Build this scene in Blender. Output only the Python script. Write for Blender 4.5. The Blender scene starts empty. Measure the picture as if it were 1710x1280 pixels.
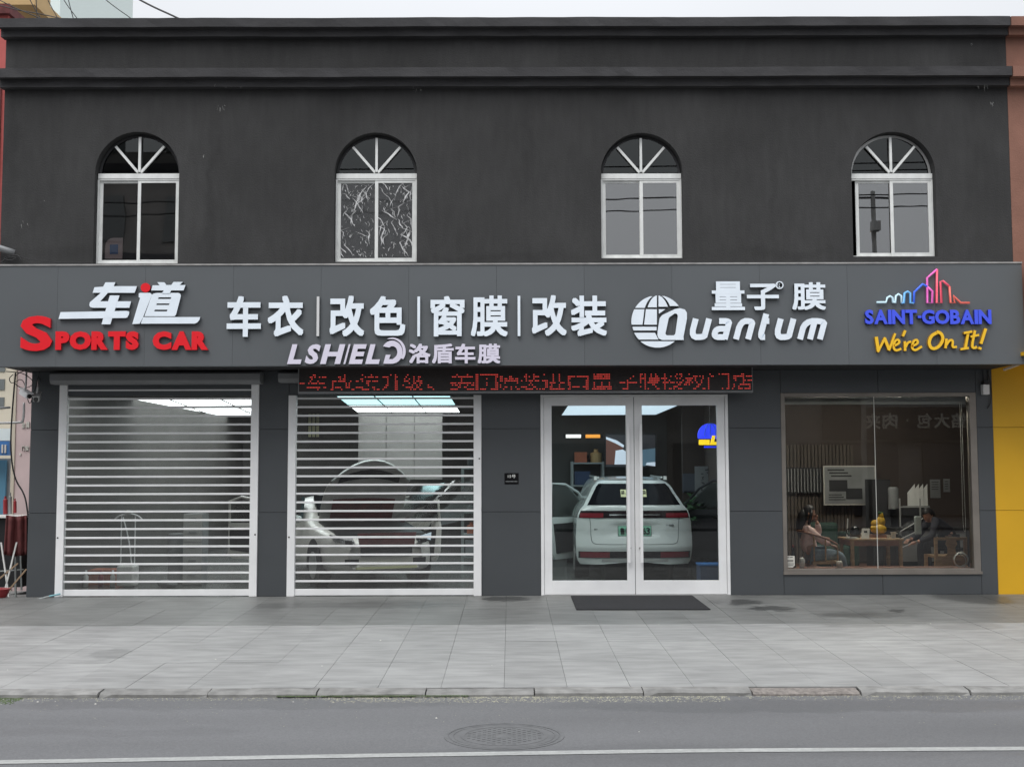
import bpy, math, random
from mathutils import Vector, Matrix
from mathutils.geometry import tessellate_polygon
from mathutils.bvhtree import BVHTree
random.seed(7)
R = math.radians
sc = bpy.context.scene
COL = sc.collection

# ------------------------------------------------------------------ camera
YAW, PIT, ROL, SHY, CZ, CX0 = 1.492e-3, 7.308e-2, 2.707e-3, 0.0, 1.8258, -0.0235
FPX, DIST = 1980.0, 17.52
fw = Vector((math.sin(YAW)*math.cos(PIT), math.cos(YAW)*math.cos(PIT), math.sin(PIT)))
rt = Vector((math.cos(YAW), -math.sin(YAW), 0.0))
up = rt.cross(fw)
r2 = math.cos(ROL)*rt - math.sin(ROL)*up
u2 = math.sin(ROL)*rt + math.cos(ROL)*up
CAM = Vector((CX0, -DIST, CZ))
cd = bpy.data.cameras.new('camera'); cam = bpy.data.objects.new('camera', cd); COL.objects.link(cam)
cam.matrix_world = Matrix(((r2.x, u2.x, -fw.x, CAM.x), (r2.y, u2.y, -fw.y, CAM.y), (r2.z, u2.z, -fw.z, CAM.z), (0, 0, 0, 1)))
cd.sensor_fit = 'HORIZONTAL'; cd.sensor_width = 36.0; cd.lens = 36.0*FPX/1710.0
cd.shift_y = SHY/1710.0; cd.clip_start = 0.05; cd.clip_end = 2000
sc.camera = cam

# ------------------------------------------------------------------ sky, sun, exposure
W = bpy.data.worlds.new('World'); sc.world = W; W.use_nodes = True
nt = W.node_tree; nt.nodes.clear()
o_ = nt.nodes.new('ShaderNodeOutputWorld'); bg = nt.nodes.new('ShaderNodeBackground'); bg.inputs[1].default_value = 0.1
sk = nt.nodes.new('ShaderNodeTexSky'); sk.sky_type = 'NISHITA'; sk.sun_disc = False
sk.sun_elevation = R(55); sk.sun_rotation = R(205); sk.dust_density = 4.0; sk.air_density = 1.0
hs = nt.nodes.new('ShaderNodeHueSaturation'); hs.inputs['Saturation'].default_value = 0.12
nt.links.new(sk.outputs[0], hs.inputs['Color'])
tc = nt.nodes.new('ShaderNodeTexCoord'); sx = nt.nodes.new('ShaderNodeSeparateXYZ'); nt.links.new(tc.outputs['Generated'], sx.inputs[0])
mr = nt.nodes.new('ShaderNodeMapRange'); mr.inputs[1].default_value = 0.0; mr.inputs[2].default_value = 1.0
mr.inputs[3].default_value = 7.2; mr.inputs[4].default_value = 30.0
pw = nt.nodes.new('ShaderNodeMath'); pw.operation = 'POWER'; pw.inputs[1].default_value = 2.2; ab = nt.nodes.new('ShaderNodeMath'); ab.operation = 'MAXIMUM'; ab.inputs[1].default_value = 0.0
nt.links.new(sx.outputs[2], ab.inputs[0]); nt.links.new(ab.outputs[0], pw.inputs[0]); nt.links.new(pw.outputs[0], mr.inputs[0])
nz = nt.nodes.new('ShaderNodeTexNoise'); nz.inputs['Scale'].default_value = 1.6; nz.inputs['Detail'].default_value = 4
nt.links.new(tc.outputs['Generated'], nz.inputs['Vector'])
mr2 = nt.nodes.new('ShaderNodeMapRange'); mr2.inputs[1].default_value = .3; mr2.inputs[2].default_value = .7; mr2.inputs[3].default_value = .94; mr2.inputs[4].default_value = 1.06
nt.links.new(nz.outputs[0], mr2.inputs[0])
mm = nt.nodes.new('ShaderNodeMath'); mm.operation = 'MULTIPLY'; nt.links.new(mr.outputs[0], mm.inputs[0]); nt.links.new(mr2.outputs[0], mm.inputs[1])
vm = nt.nodes.new('ShaderNodeVectorMath'); vm.operation = 'SCALE'; vm.inputs[0].default_value = (0.955, 0.985, 1.035)
nt.links.new(mm.outputs[0], vm.inputs['Scale'])
mx = nt.nodes.new('ShaderNodeMix'); mx.data_type = 'RGBA'; mx.inputs[0].default_value = 0.88
nt.links.new(hs.outputs[0], mx.inputs[6]); nt.links.new(vm.outputs[0], mx.inputs[7])
nt.links.new(mx.outputs[2], bg.inputs[0]); nt.links.new(bg.outputs[0], o_.inputs[0])
sl = bpy.data.lights.new('sun', 'SUN'); sl.energy = 1.5; sl.angle = R(35); sl.color = (1.0, 0.98, 0.95)
so = bpy.data.objects.new('sun', sl); COL.objects.link(so)
so.rotation_euler = (R(90-55), 0, R(-25))   # overcast glow from above, slightly behind the camera
sc.view_settings.view_transform = 'Standard'; sc.view_settings.look = 'None'
sc.view_settings.exposure = 0.0; sc.view_settings.gamma = 1.0; sc.view_settings.use_curve_mapping = False
sc.cycles.use_denoising = True
sc.cycles.max_bounces = 8; sc.cycles.transparent_max_bounces = 24; sc.cycles.glossy_bounces = 4; sc.cycles.diffuse_bounces = 3
sc.cycles.sample_clamp_indirect = 4.0; sc.cycles.caustics_reflective = False; sc.cycles.caustics_refractive = False

def P(px, py, Y):
    """point of the plane y=Y seen at a pixel of the photograph (used to read real positions)"""
    v = fw + r2*((px-855)/FPX) - u2*((py-SHY-640)/FPX)
    return CAM + v*((Y-CAM.y)/v.y)
def X(px, Y=0, py=800): return P(px, py, Y).x
def Z(py, Y=0, px=855): return P(px, py, Y).z
def G(px, py, z):
    v = fw + r2*((px-855)/FPX) - u2*((py-SHY-640)/FPX)
    return CAM + v*((z-CAM.z)/v.z)

# ------------------------------------------------------------------ materials
MATS = {}
def mat(name, col, rough=.6, metal=0, var=0, vs=3.0, st=(1, 1, 1), bump=0, bs=60, emit=0, ecol=None, spec=.5, rnd=0, coat=0, var2=0, vs2=.5, st2=(1, 1, 1)):
    m = bpy.data.materials.new(name); m.use_nodes = True; t = m.node_tree; b = t.nodes['Principled BSDF']
    b.inputs['Base Color'].default_value = (*col, 1); b.inputs['Roughness'].default_value = rough
    b.inputs['Metallic'].default_value = metal; b.inputs['Specular IOR Level'].default_value = spec
    b.inputs['Coat Weight'].default_value = coat
    if emit:
        b.inputs['Emission Color'].default_value = (*(ecol or col), 1); b.inputs['Emission Strength'].default_value = emit
    g = t.nodes.new('ShaderNodeNewGeometry'); last = None
    def noise(scale, stretch, detail=5):
        mp = t.nodes.new('ShaderNodeMapping'); mp.inputs['Scale'].default_value = stretch
        t.links.new(g.outputs['Position'], mp.inputs[0])
        n = t.nodes.new('ShaderNodeTexNoise'); n.inputs['Scale'].default_value = scale; n.inputs['Detail'].default_value = detail
        t.links.new(mp.outputs[0], n.inputs['Vector']); return n.outputs[0]
    def mul(a, v, lo, hi, mn=.3, mxx=.7):
        r = t.nodes.new('ShaderNodeMapRange'); r.inputs[1].default_value = mn; r.inputs[2].default_value = mxx
        r.inputs[3].default_value = lo; r.inputs[4].default_value = hi; t.links.new(v, r.inputs[0])
        if a is None: return r.outputs[0]
        k = t.nodes.new('ShaderNodeMath'); k.operation = 'MULTIPLY'; t.links.new(a, k.inputs[0]); t.links.new(r.outputs[0], k.inputs[1]); return k.outputs[0]
    if var: last = mul(last, noise(vs, st), 1-var, 1+var)
    if var2: last = mul(last, noise(vs2, st2), 1-var2, 1+var2)
    if rnd:
        oi = t.nodes.new('ShaderNodeObjectInfo'); last = mul(last, oi.outputs['Random'], 1-rnd, 1+rnd, 0, 1)
    if last is not None:
        v = t.nodes.new('ShaderNodeVectorMath'); v.operation = 'SCALE'; v.inputs[0].default_value = col
        t.links.new(last, v.inputs['Scale']); t.links.new(v.outputs[0], b.inputs['Base Color'])
    if bump:
        bn = t.nodes.new('ShaderNodeBump'); bn.inputs['Strength'].default_value = bump; bn.inputs['Distance'].default_value = .01
        t.links.new(noise(bs, (1, 1, 1), 6), bn.inputs['Height']); t.links.new(bn.outputs[0], b.inputs['Normal'])
    MATS[name] = m; return m

def glass(name, tint=(.8, .85, .83), refl=.06, rough=0.0, bump=0, bs=4, dirt=0, dcol=(.4, .4, .4)):
    m = bpy.data.materials.new(name); m.use_nodes = True; t = m.node_tree; t.nodes.clear()
    out = t.nodes.new('ShaderNodeOutputMaterial'); tr = t.nodes.new('ShaderNodeBsdfTransparent'); gl = t.nodes.new('ShaderNodeBsdfGlossy')
    tr.inputs[0].default_value = (*tint, 1); gl.inputs['Roughness'].default_value = rough
    fr = t.nodes.new('ShaderNodeFresnel'); fr.inputs[0].default_value = 1.5
    ad = t.nodes.new('ShaderNodeMath'); ad.operation = 'ADD'; ad.use_clamp = True; ad.inputs[1].default_value = refl-.04
    t.links.new(fr.outputs[0], ad.inputs[0])
    mxn = t.nodes.new('ShaderNodeMixShader'); t.links.new(ad.outputs[0], mxn.inputs[0]); t.links.new(tr.outputs[0], mxn.inputs[1]); t.links.new(gl.outputs[0], mxn.inputs[2])
    g = t.nodes.new('ShaderNodeNewGeometry')
    if bump:
        n = t.nodes.new('ShaderNodeTexNoise'); n.inputs['Scale'].default_value = bs; n.inputs['Detail'].default_value = 1
        t.links.new(g.outputs['Position'], n.inputs['Vector'])
        bn = t.nodes.new('ShaderNodeBump'); bn.inputs['Strength'].default_value = bump; bn.inputs['Distance'].default_value = .02
        t.links.new(n.outputs[0], bn.inputs['Height']); t.links.new(bn.outputs[0], gl.inputs['Normal'])
    last = mxn.outputs[0]
    if dirt:
        df = t.nodes.new('ShaderNodeBsdfDiffuse'); df.inputs[0].default_value = (*dcol, 1)
        n = t.nodes.new('ShaderNodeTexNoise'); n.inputs['Scale'].default_value = 2.2; n.inputs['Detail'].default_value = 5
        mp = t.nodes.new('ShaderNodeMapping'); mp.inputs['Scale'].default_value = (.5, 1, 3); t.links.new(g.outputs['Position'], mp.inputs[0]); t.links.new(mp.outputs[0], n.inputs['Vector'])
        r = t.nodes.new('ShaderNodeMapRange'); r.inputs[1].default_value = .35; r.inputs[2].default_value = .7; r.inputs[3].default_value = dirt*.3; r.inputs[4].default_value = dirt
        t.links.new(n.outputs[0], r.inputs[0]); m2 = t.nodes.new('ShaderNodeMixShader'); t.links.new(r.outputs[0], m2.inputs[0])
        t.links.new(last, m2.inputs[1]); t.links.new(df.outputs[0], m2.inputs[2]); last = m2.outputs[0]
    t.links.new(last, out.inputs[0]); MATS[name] = m; return m

def stains(m, blobs, dark=.55, nscale=5.0, wall=False, wet=True):
    """irregular wet / oily marks with a shape of their own, at given places on the ground"""
    t = m.node_tree; b = t.nodes['Principled BSDF']; g = t.nodes.new('ShaderNodeNewGeometry')
    n = t.nodes.new('ShaderNodeTexNoise'); n.inputs['Scale'].default_value = nscale; n.inputs['Detail'].default_value = 5
    t.links.new(g.outputs['Position'], n.inputs['Vector'])
    sub = t.nodes.new('ShaderNodeVectorMath'); sub.operation = 'SUBTRACT'; sub.inputs[1].default_value = (.5, .5, .5); t.links.new(n.outputs['Color'], sub.inputs[0])
    s2 = t.nodes.new('ShaderNodeVectorMath'); s2.operation = 'SCALE'; s2.inputs['Scale'].default_value = .55; t.links.new(sub.outputs[0], s2.inputs[0])
    pos = t.nodes.new('ShaderNodeVectorMath'); pos.operation = 'ADD'; t.links.new(g.outputs['Position'], pos.inputs[0]); t.links.new(s2.outputs[0], pos.inputs[1])
    acc = None
    for (x, y, rx, ry, s) in blobs:
        mp = t.nodes.new('ShaderNodeVectorMath'); mp.operation = 'SUBTRACT'; mp.inputs[1].default_value = (x, 0, y) if wall else (x, y, 0); t.links.new(pos.outputs[0], mp.inputs[0])
        m3 = t.nodes.new('ShaderNodeVectorMath'); m3.operation = 'MULTIPLY'; m3.inputs[1].default_value = (1/rx, 0, 1/ry) if wall else (1/rx, 1/ry, 0); t.links.new(mp.outputs[0], m3.inputs[0])
        ln = t.nodes.new('ShaderNodeVectorMath'); ln.operation = 'LENGTH'; t.links.new(m3.outputs[0], ln.inputs[0])
        r = t.nodes.new('ShaderNodeMapRange'); r.inputs[1].default_value = .3 if wall else .8; r.inputs[2].default_value = 1.3 if wall else 1.1; r.inputs[3].default_value = s; r.inputs[4].default_value = 0
        t.links.new(ln.outputs['Value'], r.inputs[0])
        if acc is None: acc = r.outputs[0]
        else:
            k = t.nodes.new('ShaderNodeMath'); k.operation = 'MAXIMUM'; t.links.new(acc, k.inputs[0]); t.links.new(r.outputs[0], k.inputs[1]); acc = k.outputs[0]
    src = b.inputs['Base Color'].links[0].from_socket
    inv = t.nodes.new('ShaderNodeMapRange'); inv.inputs[3].default_value = 1; inv.inputs[4].default_value = 1-dark; t.links.new(acc, inv.inputs[0])
    v = t.nodes.new('ShaderNodeVectorMath'); v.operation = 'SCALE'; t.links.new(src, v.inputs[0]); t.links.new(inv.outputs[0], v.inputs['Scale'])
    t.links.new(v.outputs[0], b.inputs['Base Color'])
    if not wet: return
    rr = t.nodes.new('ShaderNodeMapRange'); rr.inputs[3].default_value = b.inputs['Roughness'].default_value; rr.inputs[4].default_value = .35; t.links.new(acc, rr.inputs[0])
    t.links.new(rr.outputs[0], b.inputs['Roughness'])

mat('stucco', (.0365, .036, .036), .9, var=.11, vs=3.5, st=(3, 1, .7), bump=.6, bs=45, var2=.25, vs2=.9, st2=(1, 1, .7))
mat('stucco_trim', (.041, .040, .042), .85, var=.2, vs=4, st=(.6, 1, 2), bump=.5, bs=40, var2=.12, vs2=1.2)
mat('clad', (.074, .080, .086), .42, var=.06, vs=1.2, metal=.15)
mat('fascia', (.105, .114, .121), .5, var=.05, vs=.8, metal=.1, rnd=.03)
mat('soffit', (.02, .02, .022), .8)
mat('trimgrey', (.33, .32, .31), .5, var=.2, vs=8)
mat('upvc', (.74, .75, .73), .4, var=.1, vs=9, st=(1, 1, .5))
mat('alu_white', (.84, .84, .84), .42, var=.05, vs=3)
mat('alu_grey', (.45, .45, .44), .4, metal=.4, var=.08)
mat('box_grey', (.2, .205, .21), .5, var=.1)
mat('steel', (.55, .55, .55), .25, metal=1)
mat('bronze', (.24, .215, .19), .45, metal=.5, var=.12)
mat('black', (.012, .012, .013), .5)
mat('black_gloss', (.01, .01, .011), .12)
mat('dark', (.03, .03, .032), .7, var=.15)
mat('rubber', (.016, .016, .018), .9, bump=.6, bs=150, var=.15)
mat('letter_white', (.70, .75, .80), .3, emit=.15, ecol=(.72, .85, 1.0), var=.05, vs=5)
mat('letter_dim', (.62, .62, .62), .35, emit=.06)
mat('letter_lilac', (.62, .59, .68), .38, emit=.10, ecol=(.8, .76, 1))
mat('letter_side', (.30, .31, .33), .3, metal=.8)
mat('letter_red', (.60, .012, .02), .35, emit=.16, ecol=(1, .01, .02))
mat('side_red', (.35, .02, .03), .35)
mat('letter_blue', (.06, .10, .75), .35, emit=.10, ecol=(.04, .08, 1))
mat('side_blue', (.02, .03, .3), .35)
mat('letter_yellow', (.80, .47, .02), .35, emit=.10, ecol=(1, .6, .02))
mat('side_yellow', (.45, .22, .01), .35)
for i, c in enumerate([(.55, .75, .85), (.16, .45, .85), (.06, .16, .85), (.75, .14, .5), (.80, .10, .16), (.70, .13, .10)]):
    mat('neon%d' % i, c, .35, emit=.28, ecol=c)
mat('led_red', (.4, .02, .02), .4, emit=.85, ecol=(1, .09, .07))
mat('led_body', (.022, .015, .014), .5, var=.2, vs=20)
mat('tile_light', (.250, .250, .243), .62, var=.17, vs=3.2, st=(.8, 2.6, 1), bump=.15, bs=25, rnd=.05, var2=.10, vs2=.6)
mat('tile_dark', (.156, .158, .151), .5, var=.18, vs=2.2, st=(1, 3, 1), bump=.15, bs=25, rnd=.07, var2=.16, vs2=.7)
mat('bed', (.14, .14, .135), .9, var=.2)
mat('kerb', (.195, .192, .183), .85, var=.28, vs=7, bump=.5, bs=35, rnd=.10)
mat('kerb_brown', (.185, .165, .15), .9, var=.35, vs=30, bump=.8, bs=70)
mat('asphalt', (.112, .113, .116), .85, var=.16, vs=70, bump=.35, bs=160, var2=.13, vs2=.5, st2=(.35, 1.6, 1))
mat('roadpaint', (.30, .305, .295), .7, var=.15, vs=9, st=(.5, 2, 1), var2=.12, vs2=30)
mat('grit', (.30, .29, .22), .95, var=.3, vs=15)
mat('moss', (.06, .085, .035), .95, var=.4, vs=20)
mat('iron', (.105, .106, .108), .7, var=.15, vs=12, bump=.3)
mat('brownwall', (.24, .118, .085), .9, var=.12, vs=3, bump=.4, bs=45, var2=.1)
mat('yellowwall', (.72, .40, .012), .55, var=.05, vs=1)
mat('redwall', (.45, .10, .09), .8, var=.1)
mat('pinkwall', (.60, .47, .46), .8, var=.1, vs=2)
mat('tanwall', (.50, .34, .16), .8, var=.1, vs=2)
mat('cream', (.58, .52, .42), .8, var=.08, vs=.3)
mat('towerwin', (.14, .15, .15), .3)
mat('palegreen', (.72, .80, .77), .8)
mat('bluedoor', (.10, .26, .38), .5)
mat('bluesign', (.05, .17, .42), .5, var=.1)
mat('wallgrey', (.082, .079, .074), .7, var=.15, vs=.8, var2=.1, vs2=3)
mat('walldark', (.11, .105, .10), .8, var=.15, vs=1)
mat('wallbrown', (.07, .052, .043), .7, var=.15, vs=1)
mat('panelbrown', (.10, .078, .06), .6, var=.12, vs=2)
mat('intfloor', (.12, .125, .12), .22, var=.15, vs=1.5)
mat('intceil', (.05, .05, .05), .8)
mat('lightpanel', (.9, .95, .95), .5, emit=4.5, ecol=(.90, .98, 1))
mat('lightpanel_fill', (.9, .95, .95), .5, emit=9, ecol=(.90, .98, 1))
mat('lightcyan', (.8, .95, .95), .5, emit=2.0, ecol=(.50, .86, .92))
mat('lightblue', (.8, .9, .95), .5, emit=1.0, ecol=(.70, .86, 1))
mat('carwhite', (.62, .66, .64), .22, coat=.6)
mat('carsilver', (.78, .75, .70), .35, metal=.0, coat=.3)
mat('cargroove', (.10, .11, .11), .5)
mat('carglass', (.006, .007, .009), .08, spec=.12)
mat('tail_red', (.20, .02, .03), .18)
mat('tail_dark', (.02, .012, .014), .15)
mat('chrome', (.75, .75, .75), .12, metal=1)
mat('paper', (.62, .60, .54), .7, var=.05)
mat('papergrey', (.26, .27, .27), .7, var=.15)
mat('noteyellow', (.62, .62, .36), .7)
mat('plategreen', (.22, .50, .36), .4)
mat('screen_dark', (.05, .05, .055), .3, emit=.03, ecol=(.4, .4, .45))
mat('screen_brown', (.20, .09, .07), .4, emit=.12, ecol=(.5, .22, .16))
mat('screen_white', (.7, .75, .8), .4, emit=.6, ecol=(.75, .85, 1))
mat('screen_blue', (.15, .25, .33), .4, emit=.15, ecol=(.3, .5, .65))
mat('striplamp_fill', (.9, .9, .9), .4, emit=140, ecol=(1, .95, .86))
mat('striplamp', (.9, .9, .9), .4, emit=22, ecol=(1, .96, .88))
mat('lamp_white', (.9, .9, .9), .4, emit=1.2, ecol=(1, 1, .97))
mat('lamp_orange', (.9, .4, .08), .4, emit=1.0, ecol=(1, .38, .05))
mat('neonblue', (.03, .05, .8), .4, emit=.8, ecol=(.03, .06, 1))
mat('neonyellow', (.9, .65, .02), .4, emit=.9, ecol=(1, .66, .02))
mat('wood', (.46, .31, .17), .4, var=.25, vs=6, st=(1, 1, 4))
mat('wood_red', (.30, .14, .09), .4, var=.25, vs=6)
mat('skin', (.45, .25, .18), .55)
mat('hair', (.012, .010, .010), .5)
mat('pink', (.78, .56, .52), .8, var=.12, vs=14, bump=.3, bs=30)
mat('jeans', (.22, .29, .34), .85, var=.2, vs=14)
mat('jacket', (.022, .022, .032), .8, var=.2, vs=10)
mat('shirt', (.30, .33, .31), .8)
mat('darkcloth', (.03, .03, .035), .85)
mat('greenthing', (.012, .045, .028), .7, var=.3, vs=8)
mat('leaf', (.035, .10, .03), .6, var=.3, vs=9)
mat('yellowthing', (.55, .33, .02), .45, var=.2, vs=15)
mat('orange', (.40, .12, .06), .6, var=.2)
mat('whiteplastic', (.78, .78, .75), .4, var=.08)
mat('maroon', (.12, .03, .03), .85, var=.3, vs=8)
mat('cable', (.015, .015, .016), .6)
mat('cablewhite', (.7, .7, .66), .4)
mat('lit_wall_grey', (.25, .245, .235), .6, var=.15, vs=.9)
mat('bonnet_inner', (.42, .41, .39), .5, var=.2)
mat('drawerwhite', (.42, .42, .40), .5)
mat('boardgrey', (.10, .11, .13), .6)
mat('redplastic', (.28, .03, .035), .4)
mat('blueplastic', (.03, .055, .12), .5)
mat('stick', (.35, .25, .16), .7)
mat('greystick', (.3, .32, .31), .5)
mat('cyanpipe', (.20, .42, .46), .5)
mat('oppwall', (.22, .21, .20), .8, var=.2, vs=.7)
mat('oppdark', (.05, .05, .055), .5)
mat('ground', (.15, .15, .145), .9, var=.2, vs=.4)
mat('concrete', (.3, .3, .29), .85, var=.15, vs=2)
mat('filmback', (.075, .075, .075), .3, var=.25, vs=9, bump=.8, bs=14)
mat('film_light', (.55, .55, .55), .3, var=.5, vs=14)
glass('glass_door', (.90, .92, .91), .045)
glass('glass_shop', (.86, .87, .85), .05, bump=.02, bs=1.5)
glass('glass_fan', (.35, .42, .40), .065)
glass('glass_up', (.5, .52, .52), .30, bump=.02, bs=2)
glass('glass_up_dark', (.95, .95, .95), .13, bump=.05, bs=1.5)
glass('glass_film', (.95, .95, .95), .045, rough=.03, bump=.05, bs=3)
glass('poly', (.86, .86, .85), .06, rough=.07, bump=.08, bs=2, dirt=.05, dcol=(.42, .41, .40))
glass('film_clear', (.82, .84, .82), .12, rough=.15)

# ------------------------------------------------------------------ helpers
def tag(o, label=None, cat=None, group=None, kind=None):
    if label: o['label'] = label
    if cat: o['category'] = cat
    if group: o['group'] = group
    if kind: o['kind'] = kind
    return o
def empty(name, loc=(0, 0, 0), parent=None):
    o = bpy.data.objects.new(name, None); COL.objects.link(o); o.location = loc; o.empty_display_size = .2
    if parent: par(o, parent)
    return o
def worldloc(o):
    l = Vector(o.location)
    while o.parent: o = o.parent; l += Vector(o.location)
    return l
def par(o, p):
    l = worldloc(o); o.parent = p; o.location = l - worldloc(p)
class MB:
    def __init__(s): s.v = []; s.f = []; s.m = []; s.cur = 0
    def add(s, vs, fs):
        n = len(s.v); s.v += [tuple(v) for v in vs]; s.f += [tuple(i+n for i in f) for f in fs]; s.m += [s.cur]*len(fs); return s
    def box(s, x0, x1, y0, y1, z0, z1):
        if x0 > x1: x0, x1 = x1, x0
        if z0 > z1: z0, z1 = z1, z0
        if y0 > y1: y0, y1 = y1, y0
        return s.add([(x0, y0, z0), (x1, y0, z0), (x1, y1, z0), (x0, y1, z0), (x0, y0, z1), (x1, y0, z1), (x1, y1, z1), (x0, y1, z1)],
            [(0, 3, 2, 1), (4, 5, 6, 7), (0, 1, 5, 4), (1, 2, 6, 5), (2, 3, 7, 6), (3, 0, 4, 7)])
    def bar(s, a, b, w, d=None, upv=(0, 0, 1)):
        a = Vector(a); b = Vector(b); t = (b-a).normalized(); u = Vector(upv)
        if abs(t.dot(u)) > .95: u = Vector((0, 1, 0))
        sd = t.cross(u).normalized(); u = sd.cross(t); d = d or w; vs = []
        for p in (a, b):
            for (i, j) in ((-1, -1), (1, -1), (1, 1), (-1, 1)): vs.append(p+sd*(i*w/2)+u*(j*d/2))
        return s.add(vs, [(0, 1, 2, 3), (7, 6, 5, 4), (0, 4, 5, 1), (1, 5, 6, 2), (2, 6, 7, 3), (3, 7, 4, 0)])
    def tube(s, pts, r, n=8, cap=True):
        pts = [Vector(p) for p in pts]; rings = []; prev = None
        for i, p in enumerate(pts):
            t = (pts[min(i+1, len(pts)-1)]-pts[max(i-1, 0)])
            t = t.normalized() if t.length > 1e-9 else Vector((0, 0, 1))
            if prev is None:
                prev = t.orthogonal().normalized()
            prev = (prev - t*prev.dot(t)); prev = prev.normalized() if prev.length > 1e-6 else t.orthogonal().normalized()
            bn = t.cross(prev); rr = r[i] if isinstance(r, (list, tuple)) else r
            rings.append([p+prev*(rr*math.cos(2*math.pi*k/n))+bn*(rr*math.sin(2*math.pi*k/n)) for k in range(n)])
        vs = [v for q in rings for v in q]; fs = []
        for i in range(len(rings)-1):
            for k in range(n): fs.append((i*n+k, i*n+(k+1) % n, (i+1)*n+(k+1) % n, (i+1)*n+k))
        if cap: fs.append(tuple(range(n))[::-1]); fs.append(tuple((len(rings)-1)*n+k for k in range(n)))
        return s.add(vs, fs)
    def ball(s, c, rx, ry=None, rz=None, n=12, m=8):
        ry = ry or rx; rz = rz or rx; c = Vector(c); vs = [c+Vector((0, 0, rz))]; fs = []
        for i in range(1, m):
            a = math.pi*i/m
            for k in range(n):
                b = 2*math.pi*k/n; vs.append(c+Vector((rx*math.sin(a)*math.cos(b), ry*math.sin(a)*math.sin(b), rz*math.cos(a))))
        vs.append(c-Vector((0, 0, rz)))
        for k in range(n): fs.append((0, 1+k, 1+(k+1) % n))
        for i in range(m-2):
            for k in range(n): fs.append((1+i*n+k, 1+(i+1)*n+k, 1+(i+1)*n+(k+1) % n, 1+i*n+(k+1) % n))
        for k in range(n): fs.append((len(vs)-1, 1+(m-2)*n+(k+1) % n, 1+(m-2)*n+k))
        return s.add(vs, fs)
    def prism(s, poly, y0, y1, holes=()):
        """extrude an x-z outline (with holes) from y0 (front) to y1 (back); sides use material slot 1 when cur==0 and s.sides"""
        loops = [list(poly)]+[list(h) for h in holes]; flat = [p for l in loops for p in l]
        tri = tessellate_polygon([[Vector((p[0], p[1], 0)) for p in l] for l in loops])
        n = len(flat); vs = [(p[0], y0, p[1]) for p in flat]+[(p[0], y1, p[1]) for p in flat]
        fs = []
        for t in tri:
            a, b, c = [flat[i] for i in t]
            cr = (b[0]-a[0])*(c[1]-a[1])-(b[1]-a[1])*(c[0]-a[0])
            if abs(cr) < 1e-12: continue
            t = t if cr > 0 else (t[0], t[2], t[1])
            fs.append(tuple(t)); fs.append((t[2]+n, t[1]+n, t[0]+n))
        s.add(vs, fs); base = len(s.v)-2*n; k = 0; sf = []
        for li, l in enumerate(loops):
            ar = sum(l[i][0]*l[(i+1) % len(l)][1]-l[(i+1) % len(l)][0]*l[i][1] for i in range(len(l)))
            flip = (ar < 0) ^ (li > 0)
            for i in range(len(l)):
                a = k+i; b = k+(i+1) % len(l); q = (a, a+n, b+n, b)
                if flip: q = q[::-1]
                sf.append(tuple(j+base for j in q))
            k += len(l)
        s.f += sf; s.m += [s.sidemat if hasattr(s, 'sidemat') else s.cur]*len(sf)
        return s
    def build(s, name, m, parent=None, smooth=False, side=None, bevel=0):
        me = bpy.data.meshes.new(name); off = worldloc(parent) if parent else Vector((0, 0, 0))
        me.from_pydata([tuple(Vector(v)-off) for v in s.v], [], s.f); me.materials.append(MATS[m] if isinstance(m, str) else m)
        if side: me.materials.append(MATS[side])
        me.polygons.foreach_set('material_index', [min(i, len(me.materials)-1) for i in s.m])
        if smooth: me.polygons.foreach_set('use_smooth', [True]*len(me.polygons))
        me.update(); o = bpy.data.objects.new(name, me); COL.objects.link(o)
        if parent: o.parent = parent
        if bevel:
            b = o.modifiers.new('bevel', 'BEVEL'); b.width = bevel; b.segments = 2; b.limit_method = 'ANGLE'
        return o
def box(name, m, parent, *a, **k): return MB().box(*a).build(name, m, parent, **k)
def copyto(o, parent=None, loc=None):
    c = o.copy(); COL.objects.link(c)
    if parent is not None: c.parent = parent
    if loc is not None: c.location = loc
    return c
def smoothpath(pts, it=2, closed=False):
    for _ in range(it):
        q = [] if closed else [pts[0]]
        rng = range(len(pts)) if closed else range(len(pts)-1)
        for i in rng:
            a = pts[i]; b = pts[(i+1) % len(pts)]
            q.append(tuple(a[k]*.75+b[k]*.25 for k in range(len(a)))); q.append(tuple(a[k]*.25+b[k]*.75 for k in range(len(a))))
        if not closed: q.append(pts[-1])
        pts = q
    return pts
def stroke(pts, w):
    """flat outline of a polyline of width w (a number, or one per point)"""
    L = []; Rr = []; n = len(pts)
    for i, p in enumerate(pts):
        a = pts[max(i-1, 0)]; b = pts[min(i+1, n-1)]
        def nm(u, v):
            d = (v[0]-u[0], v[1]-u[1]); l = math.hypot(*d) or 1; return (-d[1]/l, d[0]/l)
        n1 = nm(a, p) if i > 0 else nm(p, b); n2 = nm(p, b) if i < n-1 else nm(a, p)
        m = (n1[0]+n2[0], n1[1]+n2[1]); l = math.hypot(*m) or 1; m = (m[0]/l, m[1]/l)
        k = 1/max(.55, m[0]*n1[0]+m[1]*n1[1]); hw = (w[i] if isinstance(w, (list, tuple)) else w)/2*k
        L.append((p[0]+m[0]*hw, p[1]+m[1]*hw)); Rr.append((p[0]-m[0]*hw, p[1]-m[1]*hw))
    return L+Rr[::-1]

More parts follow.
